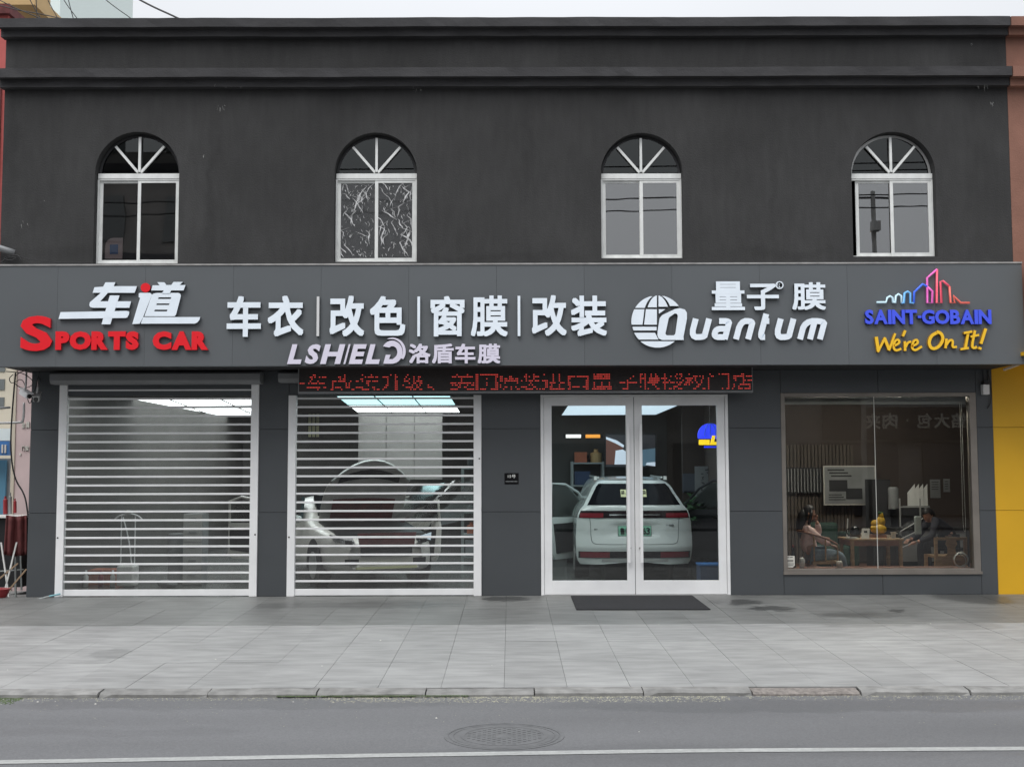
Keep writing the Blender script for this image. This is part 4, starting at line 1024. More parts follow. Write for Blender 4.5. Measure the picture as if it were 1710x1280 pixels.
# --- silver car with its bonnet up, behind second shutter
def loftcar(name, label, org, ang, m):
    e = empty(name, (org[0], org[1], 0)); tag(e, label, 'car')
    ca, sa = math.cos(ang), math.sin(ang)
    def T(x, y, z): return (org[0]+x*ca-y*sa, org[1]+x*sa+y*ca, z)      # y forward = away from nose
    # y: distance behind the nose ; sections
    secs = [(0, .60, .30, .45, .62, .64), (.06, .74, .24, .48, .72, .74), (.25, .86, .20, .55, .80, .84), (.8, .91, .20, .6, .86, .92), (1.25, .92, .20, .62, .92, .99),
        (1.45, .92, .2, .64, .96, 1.08), (2.1, .92, .2, .66, .98, 1.42), (2.6, .92, .2, .66, 1.0, 1.47), (3.3, .92, .2, .66, 1.02, 1.44), (4.0, .90, .22, .66, 1.03, 1.22), (4.5, .84, .3, .62, .98, 1.0), (4.6, .7, .4, .6, .85, .86)]
    vs = []; k = 11
    for (y, w, zb, zm, zs_, zt_) in secs:
        rw = w*.78 if zt_ > 1.1 else w*.86
        half = [(w*.9, zb), (w, zb+.12), (w, zm), (w*.97, zs_), (rw*(.95 if zt_ > 1.1 else 1), zs_+(zt_-zs_)*.75)]
        ring = [(-a, b) for a, b in half]+[(0, zt_)]+[(a, b) for a, b in half[::-1]]
        vs += [T(x, y, z) for x, z in ring]
    n = len(secs); fs = [(i*k+j, (i+1)*k+j, (i+1)*k+(j+1) % k, i*k+(j+1) % k) for i in range(n-1) for j in range(k)]
    fs += [tuple(range(k))[::-1], tuple((n-1)*k+j for j in range(k))]
    b = MB().add(vs, fs).build('body', m, e, smooth=True); sm = b.modifiers.new('s', 'SUBSURF'); sm.levels = 2; sm.render_levels = 2
    return e, T
org = (P(645, 900, 1.2).x, 1.2)
sc_e, T = loftcar('silver_car', 'silver car behind the second shutter, bonnet raised, front turned towards the door', org, R(25), 'carsilver')
# y axis of T points away from nose
def quadp(pts, name, m, th=.02, par_=None):
    vs = [T(*p) for p in pts]; n = len(vs)
    nr = (Vector(vs[1])-Vector(vs[0])).cross(Vector(vs[2])-Vector(vs[0])).normalized()*abs(th)
    vs = [tuple(Vector(v)-nr) for v in vs]+[tuple(Vector(v)+nr) for v in vs]
    return MB().add(vs, [tuple(range(n)), tuple(range(n, 2*n))[::-1]]+[(i, (i+1) % n, n+(i+1) % n, n+i) for i in range(n)]).build(name, m, par_ or sc_e)
quadp([(-.72, 1.30, .98), (-.72, .2, .80), (.72, .2, .80), (.72, 1.30, .98)], 'engine_bay', 'black', .03)
# raised bonnet, curved
vs = []; nb = 8
for j in range(7):
    v = j/6
    for i in range(nb+1):
        u = (i/nb-.5)*2; y = 1.30-.70*v; z = 1.0+.98*v+.06*math.sin(v*3.14)-.34*u*u*v*v; vs.append(T(u*(.72-.06*v*v), y+.16*u*u*v, z))
vb = [tuple(Vector(p)+Vector((0, .0, .03))) for p in vs]; n_ = len(vs)
fs = [(j*(nb+1)+i, j*(nb+1)+i+1, (j+1)*(nb+1)+i+1, (j+1)*(nb+1)+i) for j in range(6) for i in range(nb)]
MB().add(vs, fs).build('bonnet_underside', 'bonnet_inner', sc_e, smooth=True)
vq = [tuple(Vector(vs[j*(nb+1)+i])+Vector((0, -.025, 0))) for j in (4, 5) for i in range(1, nb)]; MB().add(vq, [(j*(nb-1)+i, j*(nb-1)+i+1, (j+1)*(nb-1)+i+1, (j+1)*(nb-1)+i) for j in range(1) for i in range(nb-2)]).build('bonnet_lining', 'black', sc_e)
vq = [tuple(Vector(vs[j*(nb+1)+i])+Vector((0, -.02, 0))) for j in (0, 1, 2) for i in range(1, nb)]; MB().add(vq, [(j*(nb-1)+i, j*(nb-1)+i+1, (j+1)*(nb-1)+i+1, (j+1)*(nb-1)+i) for j in range(2) for i in range(nb-2)]).build('bonnet_lining', 'maroon', sc_e)
MB().add(vb, [f[::-1] for f in fs]).build('bonnet', 'carsilver', sc_e, smooth=True)
MB().tube([Vector(vs[6*(nb+1)+i])+Vector((0, 0, .015)) for i in range(nb+1)]+[], .018, 8).build('bonnet_edge', 'carwhite', sc_e, smooth=True)
for s in (-1, 1):
    quadp([(s*.50, -.01, .68), (s*.78, .14, .70), (s*.84, .26, .82), (s*.53, .04, .77)], 'headlight', 'chrome', .03); quadp([(s*.56, -.05, .69), (s*.66, .0, .70), (s*.67, .0, .76), (s*.57, -.04, .75)], 'lamp_lens', 'black_gloss', .02)
    quadp([(s*.45, -.01, .38), (s*.66, .04, .38), (s*.66, .04, .46), (s*.45, -.01, .46)], 'fog_lamp', 'black', .03)
    quadp([(s*.90, 1.70, 1.03), (s*.90, 3.3, 1.06), (s*.76, 3.1, 1.37), (s*.75, 2.15, 1.38)], 'side_window', 'carglass', .03)
    MB().ball(T(s*1.02, 1.62, 1.03), .11, .08, .07).build('wing_mirror', 'carwhite', sc_e, smooth=True)
    for y in (.85, 3.6):
        w_ = MB().tube([T(s*.72, y, .33), T(s*.935, y, .33)], .33, 28).build('wheel', 'rubber', sc_e)
        MB().tube([T(s*.932, y, .33), T(s*.945, y, .33)], .215, 20).build('rim', 'alu_grey', w_)
        MB().tube([T(s*.93, y, .36), T(s*.936, y, .36)], .385, 28).build('wheel_arch', 'black', sc_e)
quadp([(-.66, 1.55, 1.10), (.66, 1.55, 1.10), (.60, 2.05, 1.385), (-.60, 2.05, 1.385)], 'windscreen', 'carglass', .03)
quadp([(-.42, -.03, .5), (.42, -.03, .5), (.42, -.01, .62), (-.42, -.01, .62)], 'grille', 'black', .02)
cardoor(1, (P(672, 860, 2.9).x, 3.0), (P(734, 860, 2.4).x, 2.4), .32, .98, 1.33, 1.36, 'carsilver', 'open_door', sc_e)
cardoor(-1, (P(372, 860, 2.9).x, 3.4), (P(440, 860, 2.2).x, 2.7), .32, .95, 1.36, 1.30, 'carsilver', 'open_door', sc_e)
quadp([(-.48, -.04, .86), (-.44, -.045, .64), (.44, -.045, .64), (.48, -.04, .86)], 'bumper_opening', 'maroon', .02)
quadp([(-.5, -.035, .30), (.5, -.035, .30), (.5, -.03, .34), (-.5, -.03, .34)], 'lower_trim', 'noteyellow', .015)
def bx9(a, b, c, d): p = P(a, d, 9); q = P(b, c, 9); return (p.x, q.x, p.z, q.z)
# clear film being laid over the silver car
vs = []; nn = 12
for j in range(9):
    for i in range(nn+1):
        u = i/nn; v = j/8; p = P(640+u*200, 800+v*70+10*math.sin(u*5), 2.6+.3*math.sin(u*7+v*3)); vs.append(tuple(p))
pb = tag(empty('lit_wall_panels', (P(660, 740, 9).x, 9, 0)), 'pale panels painting the lit part of the back wall above the silver car', 'partition')
for k in range(3):
    a = bx9(598+k*47, 644.5+k*47, 690, 800); MB().box(a[0], a[1], 9, 9.05, a[2], a[3]).build('panel', 'lit_wall_grey', pb)  # pale colour stands in for light falling on the back wall
fmn = MB().add(vs, [(j*(nn+1)+i, j*(nn+1)+i+1, (j+1)*(nn+1)+i+1, (j+1)*(nn+1)+i) for j in range(8) for i in range(nn)]).build('protective_film', 'film_clear', smooth=True)
tag(fmn, 'sagging clear protective film hanging beside the silver car', 'film')

# --- bay one contents
def simple(name, label, cat, mb, m, **k): return tag(mb.build(name, m, **k), label, cat)
YB = 2.6
def bx(px0, px1, py0, py1, Y, d): a = P(px0, py1, Y); b = P(px1, py0, Y); return (a.x, b.x, Y, Y+d, a.z, b.z)
fs_ = Z(0)
# garment steamer
st_e = empty('garment_steamer', (P(212, 985, 1.5).x, 1.5, 0)); tag(st_e, 'white garment steamer on two poles behind the leftmost shutter', 'steamer')
c = st_e.location.x
m = MB(); m.box(c-.14, c+.14, 1.38, 1.66, 0.02, .34); m.build('water_tank', 'whiteplastic', st_e, bevel=.03)
for s in (-1, 1): MB().tube([(c+s*.11, 1.5, .34), (c+s*.11, 1.5, 1.12)], .011, 8).build('pole', 'alu_white', st_e)
MB().tube(smoothpath([(c-.24, 1.5, 1.04), (c-.16, 1.5, 1.12), (c, 1.5, 1.16), (c+.16, 1.5, 1.12), (c+.24, 1.5, 1.04)]), .014, 8).build('hanger', 'alu_white', st_e)
MB().tube(smoothpath([(c-.08, 1.48, 1.1), (c+.04, 1.46, .7), (c+.08, 1.46, .3), (c+.2, 1.44, .12), (c+.15, 1.44, .3)], 3), .012, 8).build('hose', 'alu_white', st_e)
MB().ball((c, 1.5, 1.18), .07, .04, .03).build('head', 'whiteplastic', st_e)
# drawer cabinet
ca = empty('drawer_cabinet', (P(320, 985, 1.7).x, 1.7, 0)); tag(ca, 'tall narrow white drawer cabinet behind the leftmost shutter', 'cabinet'); c = ca.location.x
box('carcass', 'papergrey', ca, c-.155, c+.155, 1.72, 2.1, 0, 1.14)
for k in range(5):
    d_ = MB().box(c-.15, c+.15, 1.70, 1.719, .02+k*.225, .235+k*.225).build('drawer', 'drawerwhite', ca)
    MB().box(c-.06, c+.06, 1.69, 1.699, .16+k*.225, .18+k*.225).build('drawer_handle', 'papergrey', d_)
for (x0, x1, y0, y1, m_, nm, lab) in ((150, 172, 962, 985, 'orange', 'bottle_crate', 'orange crate on the floor at the left of the leftmost bay'), (176, 196, 958, 984, 'orange', 'cardboard_box', 'reddish carton beside the steamer tank'), (270, 300, 880, 968, 'papergrey', 'drum', 'grey drum standing between steamer and drawer cabinet')):
    p = P((x0+x1)/2, y1, 1.9); q = P(x1, y0, 1.9); w_ = (q.x-p.x)
    m = MB()
    if nm == 'drum':
        m.tube([(p.x, 2.2, 0), (p.x, 2.2, .05), (p.x, 2.2, .4), (p.x, 2.2, .44), (p.x, 2.2, .8)], [w_, w_*1.05, w_, w_*1.05, w_], 20)
    else:
        m.box(p.x-w_, p.x+w_, 1.8, 2.2, 0, .22); m.box(p.x-w_-.01, p.x+w_+.01, 1.79, 2.21, .2, .24)
    simple(nm, lab, 'box' if nm != 'drum' else 'drum', m, m_)
for i, (px, m_, lab) in enumerate(((143, 'whiteplastic', 'white spray bottle left of the orange crate'), (168, 'redplastic', 'red bottle on the floor behind the orange crate'), (188, 'whiteplastic', 'white bottle in front of the reddish carton'))):
    p = P(px, 980, 1.55); m = MB(); m.tube([(p.x, 1.55, 0), (p.x, 1.55, .16), (p.x, 1.55, .2), (p.x, 1.55, .26)], [.04, .04, .015, .018], 12); simple('bottle', lab, 'bottle', m, m_, smooth=True)
m = MB(); p = P(275, 965, 1.4); m.ball((p.x, 1.4, .06), .12, .08, .06); m.ball((p.x+.1, 1.42, .05), .1, .1, .05); simple('cleaning_cloth', 'crumpled pale cloth on the floor near the drawer cabinet', 'cloth', m, 'papergrey', smooth=True)
# shelving at the back wall, tools and cartons
ORD = 'first second third fourth fifth sixth seventh eighth ninth tenth eleventh twelfth thirteenth fourteenth'.split(); ORDB = ['lowest', 'second lowest', 'third', 'fourth', 'top']
def shelf(px0, px1, ztop, Y, lab, levels, seed, place):
    e = empty('shelving_unit', (P((px0+px1)/2, 900, Y).x, Y, 0)); tag(e, lab, 'shelf'); a = P(px0, 900, Y).x; b = P(px1, 900, Y).x; rn = random.Random(seed)
    for x in (a, b-.04):
        for y in (Y, Y+.4): MB().box(x, x+.04, y, y+.04, 0, ztop).build('post', 'greystick', e)
    for k in range(levels): MB().box(a+.04, b-.04, Y, Y+.44, .15+k*(ztop-.2)/(levels-1)*1.0, .18+k*(ztop-.2)/(levels-1)).build('shelf_board', 'greystick', e)
    for k in range(levels):
        n = 0
        z = .1805+k*(ztop-.2)/(levels-1); x = a+.08
        while x < b-.25:
            w = rn.uniform(.1, .3); h = rn.uniform(.1, .3)
            m = MB(); cl = rn.choice(['papergrey', 'orange', 'blueplastic', 'whiteplastic', 'tanwall', 'dark', 'greenthing']); bx_ = rn.random() < .5; n += 1
            if bx_: m.box(x, x+w, Y+.05, Y+.35, z, z+h); m.box(x-.004, x+w+.004, Y+.044, Y+.355, z+h*.8, z+h+.004)
            else: m.tube([(x+w/2, Y+.2, z), (x+w/2, Y+.2, z+h*.7), (x+w/2, Y+.2, z+h*.8), (x+w/2, Y+.2, z+h)], [w*.4, w*.4, w*.15, w*.15], 12)
            tag(m.build('storage_container', cl), '%s %s, %s on the %s board of the %s' % (dict(papergrey='grey', orange='orange', blueplastic='blue', whiteplastic='white', tanwall='tan', dark='black', greenthing='green')[cl], 'carton' if bx_ else 'canister', ORD[n-1], ORDB[k], place), 'container', 'containers on the workshop shelving')
            x += w+rn.uniform(.02, .12)
shelf(120, 330, 1.5, 11.6, 'long grey workshop shelving at the back of the leftmost bay', 4, 1, 'leftmost bay shelving')
shelf(770, 830, 1.9, 5.5, 'narrow shelving unit right of the silver car', 5, 2, 'shelving right of the silver car')
shelf(955, 1010, 2.0, 6.2, 'dark shelving behind the white car', 5, 4, 'shelving behind the white car')
# wall calendar/grid thing bay 2 top-left
e = empty('wall_rack', (P(525, 720, 12.6).x, 12.6, 1.9)); tag(e, 'pale gridded wall rack high at the left behind the second shutter', 'rack')
a = bx(514, 534, 690, 730, 12.6, .04); box('rack_back', 'noteyellow', e, *a)
for k in range(4): x = a[0]+(a[1]-a[0])*k/3; MB().box(x-.01, x+.01, 12.58, 12.599, a[4], a[5]).build('rack_bar', 'dark', e)
for k in range(3): z = a[4]+(a[5]-a[4])*k/2; MB().box(a[0], a[1], 12.57, 12.579, z-.01, z+.01).build('rack_bar', 'dark', e)
# door-bay things
e = empty('wall_screen', (P(1050, 750, 6).x, 6, 2)); tag(e, 'large wall screen showing a car picture behind the glass door', 'screen')
a = bx(1010, 1096, 723, 780, 6, .06); box('bezel', 'black', e, *a)
def scr(pts, m, y=5.995):
    q = [P(x, yy, 6) for x, yy in pts]; MB().prism([(p.x, p.z) for p in q], y, y+.004).build('screen_image', m, e)
scr([(1012, 726), (1094, 726), (1094, 779), (1012, 779)], 'screen_dark', 5.9955)
scr([(1012, 732), (1040, 745), (1040, 770), (1026, 775), (1012, 775)], 'screen_brown', 5.991)
scr([(1012, 729), (1030, 735), (1042, 743), (1041, 747), (1028, 740), (1012, 733)], 'screen_white', 5.987)
scr([(1028, 752), (1040, 750), (1052, 758), (1050, 775), (1026, 775)], 'screen_white', 5.986)
scr([(1060, 752), (1094, 748), (1094, 772), (1075, 778), (1060, 770)], 'screen_blue', 5.9865)
scr([(1080, 772), (1094, 771), (1094, 778), (1078, 776)], 'screen_white', 5.982)
for (x0, x1, m_, lab) in ((945, 970, 'lamp_white', 'glowing white capsule sign on the wall behind the glass door'), (978, 1002, 'lamp_orange', 'glowing orange capsule sign on the wall behind the glass door')):
    a = P(x0, 731, 6.2); b = P(x1, 725, 6.2); r_ = (b.z-a.z)/2; cz_ = (a.z+b.z)/2
    e = empty('capsule_sign', ((a.x+b.x)/2, 6.2, cz_)); tag(e, lab, 'lit sign')
    MB().tube([(a.x, 6.2, cz_), (b.x, 6.2, cz_)], r_, 12).build('tube', m_, e, smooth=False); 
    for x in (a.x-.03, b.x+.03): MB().tube([(x-.025, 6.2, cz_), (x+.025, 6.2, cz_)], r_*1.1, 12).build('end_cap', 'black', e)
# neon globe
YN = 1.2; e = empty('neon_globe_sign', (P(1185, 728, YN).x, YN, Z(728, YN))); tag(e, 'round blue and yellow neon sign behind the right glass door leaf', 'neon sign')
c = P(1186, 727, YN); r_ = 20/1356*13.2
pts = [(c.x+r_*math.cos(t), c.z+r_*math.sin(t)) for t in [R(-14+208*i/20) for i in range(21)]]; MB().prism(pts, YN, YN+.04).build('blue_dome', 'neonblue', e)
for k in (-.45, 0, .45): MB().tube([(c.x+k*r_*math.cos(t), YN-.004, c.z+r_*math.sin(t)) for t in [R(90*i/8) for i in range(9)]], .004, 6).build('meridian', 'bluesign', e)
m = MB(); m.box(c.x-r_*.9, c.x-r_*.05, YN, YN+.04, c.z-r_*.75, c.z-r_*.32); m.build('yellow_band', 'neonyellow', e)
m = MB(); m.prism([(c.x, c.z-r_*.75), (c.x+r_*.8, c.z-r_*.75), (c.x+r_*.8, c.z-r_*.5), (c.x+r_*.3, c.z-r_*.5), (c.x+r_*.4, c.z), (c.x+r_*.15, c.z+.0)], YN-.02, YN+.03); m.build('yellow_letter', 'neonyellow', e)
m = MB(); m.box(c.x-r_*.5, c.x+r_*.5, YN, YN+.03, c.z-r_*.98, c.z-r_*.84); m.build('blue_foot', 'neonblue', e)
MB().tube([(c.x, YN+.02, c.z+r_), (c.x, YN+.02, 3.34)], .004, 5).build('cord', 'cable', e)
# door bay right wall poster
e = empty('wall_poster', (P(1190, 800, 4).x, 4, 1.6)); tag(e, 'pale poster with fine grey drawing behind the right door leaf', 'poster')
a = bx(1161, 1225, 778, 835, 4.2, .02); box('sheet', 'papergrey', e, *a); rn = random.Random(9); m = MB()
for _ in range(60):
    x = rn.uniform(a[0]+.1, a[1]-.1); z = rn.uniform(a[4]+.15, a[5]-.05); m.box(x, x+rn.uniform(.01, .05), 4.192, 4.199, z, z+rn.uniform(.005, .02))
tag(m.build('drawing', 'dark', e), kind='stuff')
a = bx(1142, 1160, 792, 820, 4.55, .02); simple('notice_board', 'dull blue-grey notice board on the brownish wall behind the car', 'notice board', MB().box(*a).box(a[0]-.02, a[1]+.02, 4.575, 4.595, a[4]-.02, a[5]+.02), 'boardgrey')
a = bx(970, 1000, 755, 778, 6.6, .03); e = empty('picture_frame', ((a[0]+a[1])/2, 6.6, a[4])); tag(e, 'small framed dark picture left of the wall screen', 'picture'); box('frame', 'panelbrown', e, *a)
rn = random.Random(4)
for k in range(10): x = rn.uniform(a[0]+.05, a[1]-.12); z = rn.uniform(a[4]+.04, a[5]-.1); MB().box(x, x+.07, 6.59-.001*k, 6.599, z, z+.06).build('patch', 'dark', e)
iw = MB(); iw.box(P(912, 800, 6.75).x, P(1140, 800, 4.6).x, 6.75, 6.85, 0, 3.33); tag(iw.build('showroom_wall', 'wallgrey'), kind='structure')
iw = MB(); iw.box(P(1140, 800, 4.6).x, RX-.001, 4.6, 4.7, 0, 3.33); tag(iw.build('brown_wall', 'wallbrown'), kind='structure')
# potted plant behind car
e = empty('potted_plant', (P(1165, 900, 3.9).x, 3.9, 0)); tag(e, 'dark green leafy potted plant behind the open right car door', 'plant'); c = e.location
MB().tube([(c.x, 3.9, 0), (c.x, 3.9, .4)], [.15, .2], 16).build('pot', 'dark', e); m = MB(); rn = random.Random(2)
for _ in range(260):
    a = rn.uniform(0, 6.28); b = rn.uniform(-.4, 1.3); r_ = rn.uniform(.1, .38); p = Vector((c.x+math.cos(a)*math.cos(b)*r_, 3.9+math.sin(a)*math.cos(b)*r_, .95+math.sin(b)*r_*1.1)); d = Vector((rn.uniform(-1, 1), rn.uniform(-1, 1), rn.uniform(-.5, 1))).normalized(); s_ = d.orthogonal().normalized()*.03
    m.add([p, p+d*.06+s_, p+d*.14, p+d*.06-s_], [(0, 1, 2, 3)])
tag(m.build('leaves', 'leaf', e), kind='stuff'); MB().tube([(c.x, 3.9, .38), (c.x+.02, 3.9, .8), (c.x, 3.9, 1.1)], .02, 6).build('stem', 'stick', e)
# low box right of car
a = bx(1170, 1205, 942, 975, 1.3, .4); e = empty('blue_box', ((a[0]+a[1])/2, 1.5, 0)); tag(e, 'dark blue box on the floor at the right door leaf', 'box'); box('carton', 'blueplastic', e, a[0], a[1], 1.3, 1.7, 0, .32); box('box_lid', 'bluesign', e, a[0]-.01, a[1]+.01, 1.29, 1.71, .321, .345)

# --- office behind the window
OF = empty('wall_panelling', (P(1365, 770, 4.2).x, 4.2, 1.6)); tag(OF, kind='structure')
a = bx(1300, 1425, 700, 985, 4.2, .1)
for k in range(22):
    x = a[0]+(a[1]-a[0])*k/22; MB().box(x+.008, x+(a[1]-a[0])/22-.008, 4.24, 4.28, .1, 2.28).build('slat', 'panelbrown', OF)
def part_box(e, name, m, px0, px1, py0, py1, Y, d, **k): return box(name, m, e, *bx(px0, px1, py0, py1, Y, d), **k)
e = empty('window_grille', (P(1343, 800, 4).x, 4.1, 1.5)); tag(e, 'dark barred cabinet front on the office back wall at the left', 'grille')
part_box(e, 'back', 'black', 1312, 1372, 780, 823, 4.12, .04)
for k in range(11): part_box(e, 'bar', 'papergrey', 1316+k*5.4, 1317+k*5.4, 782, 821, 4.08, .02)
e = empty('framed_poster', (P(1420, 810, 3.9).x, 3.9, 1.5)); tag(e, 'framed pale poster with a dark picture on the office wall', 'poster')
part_box(e, 'frame', 'paper', 1376, 1462, 777, 843, 3.95, .05); part_box(e, 'sheet', 'papergrey', 1378, 1460, 779, 841, 3.944, .005)
part_box(e, 'photo', 'dark', 1385, 1415, 801, 820, 3.938, .005); part_box(e, 'photo', 'dark', 1413, 1440, 815, 833, 3.938, .005)
for k in range(3): part_box(e, 'text_line', 'dark', 1382+3*k, 1410+6*k, 783+k*5, 785.5+k*5, 3.939, .004)
for k in range(3): part_box(e, 'text_line', 'dark', 1384, 1406+3*k, 825+k*4, 826.5+k*4, 3.939, .004)
bl = empty('roller_blind', (P(1465, 672, .3).x, .35, 2.85)); tag(bl, 'rolled up grey blind along the top of the shop window', 'blind')
MB().tube([(WN[0]+.05, .33, 2.86), (WN[1]-.05, .33, 2.86)], .05, 16).build('roll', 'papergrey', bl)
box('headrail', 'alu_grey', bl, WN[0]+.03, WN[1]-.03, .285, .3, 2.80, 2.84)
for px, lab in ((1313, 'left'), (1611, 'right')):
    x = X(px, .2); MB().tube(smoothpath([(x-.012, .27, 2.83), (x-.015, .27, 1.6), (x-.02, .27, .95), (x+.01, .27, .88), (x+.02, .27, .95), (x+.015, .27, 1.6), (x+.012, .27, 2.83)], 2), .004, 6).build('pull_cord', 'cablewhite', bl)
def legbox(e, x0, x1, y0, y1, z, t=.045, m='wood', h0=0):
    for x in (x0, x1-t):
        for y in (y0, y1-t): MB().box(x, x+t, y, y+t, h0, z).build('leg', m, e)
OZ = .12   # office floor is a little raised
tag(MB().box(RX+.12, XR+2.9, .301, 4.3, -.003, OZ).build('office_floor', 'wood_red'), kind='structure')
tb = empty('tea_table', (P(1462, 950, 1.1).x, 1.1, OZ)); tag(tb, 'low wooden tea table in the shop window between two people', 'table')
x0, x1 = X(1417, .9), X(1507, .9); tz = Z(901, .9)
box('table_top', 'wood', tb, x0, x1, .9, 1.6, tz-.03, tz, bevel=.004); box('apron', 'wood_red', tb, x0+.03, x1-.03, .93, 1.57, tz-.11, tz-.031)
legbox(tb, x0+.02, x1-.02, .92, 1.58, tz-.031, .05, 'wood', OZ)
box('lower_shelf', 'wood', tb, x0+.07, x1-.07, .96, 1.54, OZ+.06, OZ+.085)
m = MB(); rk = .09
box('shelf_rail', 'wood_red', tb, x0+.07, x1-.07, .93, .955, OZ+.2, OZ+.225)
for k in range(12): x = x0+.1+(x1-x0-.2)*k/11; MB().box(x-.006, x+.006, .935, .95, OZ+.086, OZ+.2).build('rail_bar', 'wood', tb)
for k in range(5):
    x = x0+.14+k*.11; h = [.08, .1, .07, .1, .09][k]
    tag(MB().box(x, x+.09, 1.0, 1.3, OZ+.086, OZ+.086+h).box(x+.01, x+.08, 1.01, 1.29, OZ+.086+h, OZ+.09+h).build('tea_box', ['paper', 'redplastic', 'paper', 'orange', 'paper'][k]), ['cream tea box at the left end of the table shelf', 'red tea box second on the table shelf', 'cream tea box in the middle of the table shelf', 'orange tea box fourth on the table shelf', 'cream tea box at the right end of the table shelf'][k], 'box')
tt = tz
# things on the table
e = empty('desk_calendar', (P(1445, 900, 1.0).x, 1.0, tt)); tag(e, 'small white tilted card standing on the tea table', 'card stand'); a = P(1438, 900, 1.0); b = P(1452, 884, 1.0)
MB().add([(a.x, .98, tt), (a.x+.12, .98, tt), (a.x+.145, 1.03, tt+.155), (a.x+.025, 1.03, tt+.155), (a.x, .99, tt), (a.x+.12, .99, tt), (a.x+.145, 1.04, tt+.155), (a.x+.025, 1.04, tt+.155)], [(0, 1, 2, 3), (7, 6, 5, 4), (0, 4, 5, 1), (1, 5, 6, 2), (2, 6, 7, 3), (3, 7, 4, 0)]).build('card', 'paper', e)
MB().box(a.x+.05, a.x+.1, 1.004, 1.012, tt+.09, tt+.12).build('print', 'dark', e)
e = empty('golden_figurine', (P(1469, 893, 1.2).x, 1.25, tt)); tag(e, 'yellow knobbly ornament on a red stand on the tea table', 'ornament'); c = e.location
box('stand', 'wood_red', e, c.x-.13, c.x+.13, 1.15, 1.35, tt, tt+.05)
m = MB(); m.ball((c.x, 1.25, tt+.13), .13, .1, .085); m.ball((c.x-.05, 1.25, tt+.22), .07, .06, .06); m.ball((c.x+.04, 1.25, tt+.25), .07, .06, .09); m.ball((c.x+.045, 1.25, tt+.34), .04, .04, .05); m.ball((c.x-.1, 1.22, tt+.15), .04); m.build('figure', 'yellowthing', e, smooth=True)
m = MB()
for k in range(6): a_ = k*.9; m.ball((c.x+.04+.03*math.cos(a_), 1.25+.03*math.sin(a_), tt+.385), .014, .014, .02, 6, 4)
m.build('topknot', 'leaf', e, smooth=True)
p = P(1492, 900, 1.0); m = MB(); m.tube([(p.x, 1.0, tt), (p.x, 1.0, tt+.085), (p.x, 1.0, tt+.1)], [.032, .038, .046], 16); m.bar((p.x+.03, 1.0, tt+.08), (p.x+.065, 1.0, tt+.08), .02); simple('white_cup', 'white cup at the right end of the tea table', 'cup', m, 'paper')
p = P(1484, 897, 1.05); m = MB(); m.tube([(p.x, 1.05, tt), (p.x, 1.05, tt+.05)], [.02, .03], 12); simple('tea_cup', 'tiny pale tea cup beside the ornament stand', 'cup', m, 'paper')
p = P(1422, 898, 1.0); m = MB(); m.box(p.x-.09, p.x+.1, .93, 1.05, tt, tt+.012); m.box(p.x-.08, p.x+.09, .94, 1.04, tt+.013, tt+.02); simple('papers', 'white sheet of paper on the left end of the tea table', 'papers', m, 'paper')
e = empty('kettle', (P(1428, 893, 1.2).x, 1.2, tt)); tag(e, 'dark kettle on the left half of the tea table', 'kettle'); c = e.location
MB().tube([(c.x, 1.2, tt), (c.x, 1.2, tt+.1), (c.x, 1.2, tt+.17), (c.x, 1.2, tt+.19)], [.08, .085, .05, .015], 18).build('pot', 'black_gloss', e, smooth=True)
MB().tube(smoothpath([(c.x+.06, 1.2, tt+.05), (c.x+.13, 1.2, tt+.1), (c.x+.15, 1.2, tt+.15)]), [.018]*9+[.012], 8).build('spout', 'chrome', e) if False else MB().tube([(c.x+.06, 1.2, tt+.05), (c.x+.13, 1.2, tt+.1), (c.x+.15, 1.2, tt+.15)], [.018, .014, .01], 8).build('spout', 'chrome', e)
MB().tube(smoothpath([(c.x-.07, 1.2, tt+.04), (c.x-.13, 1.2, tt+.06), (c.x-.13, 1.2, tt+.14), (c.x-.06, 1.2, tt+.15)]), .008, 6).build('handle', 'black', e)
e = empty('phone_stand', (P(1412, 890, 1.3).x, 1.3, tt-.02)); tag(e, 'slim white upright lamp on the left of the tea table', 'desk lamp')
c = e.location; box('base', 'whiteplastic', e, c.x-.03+.03, c.x+.09, 1.25, 1.35, tt, tt+.015); MB().bar((c.x+.02, 1.3, tt+.015), (c.x+.04, 1.3, tt+.3), .015).build('post', 'whiteplastic', e)
# bottle & white pot & sticker by the window
e = empty('wine_bottle', (X(1322, .45), .45, WZ[0])); 
bz = OZ; 
ls = MB(); ls.box(WN[0], WN[1], .27, .62, OZ, WZ[0]+.03); lo = ls.build('window_ledge', 'wood_red'); tag(lo, kind='structure'); LZ = WZ[0]+.031
bpy.data.objects.remove(e); e = empty('wine_bottle', (X(1322, .45), .45, LZ)); tag(e, 'dark glossy bottle standing behind the white shop-window card', 'bottle'); c = e.location
MB().tube([(c.x, .45, LZ), (c.x, .45, LZ+.19), (c.x, .45, LZ+.24), (c.x, .45, LZ+.33)], [.038, .038, .014, .014], 16).build('glass_body', 'black_gloss', e, smooth=True)
MB().tube([(c.x, .45, LZ+.30), (c.x, .45, LZ+.335)], .016, 12).build('cap', 'redplastic', e)
p = X(1337, .4); m = MB(); m.tube([(p, .42, LZ), (p, .42, LZ+.03), (p, .42, LZ+.11), (p, .42, LZ+.14), (p, .42, LZ+.15)], [.03, .045, .045, .03, .008], 16); simple('white_jar', 'white rounded jar on the ledge beside the window card', 'jar', m, 'whiteplastic', smooth=True)
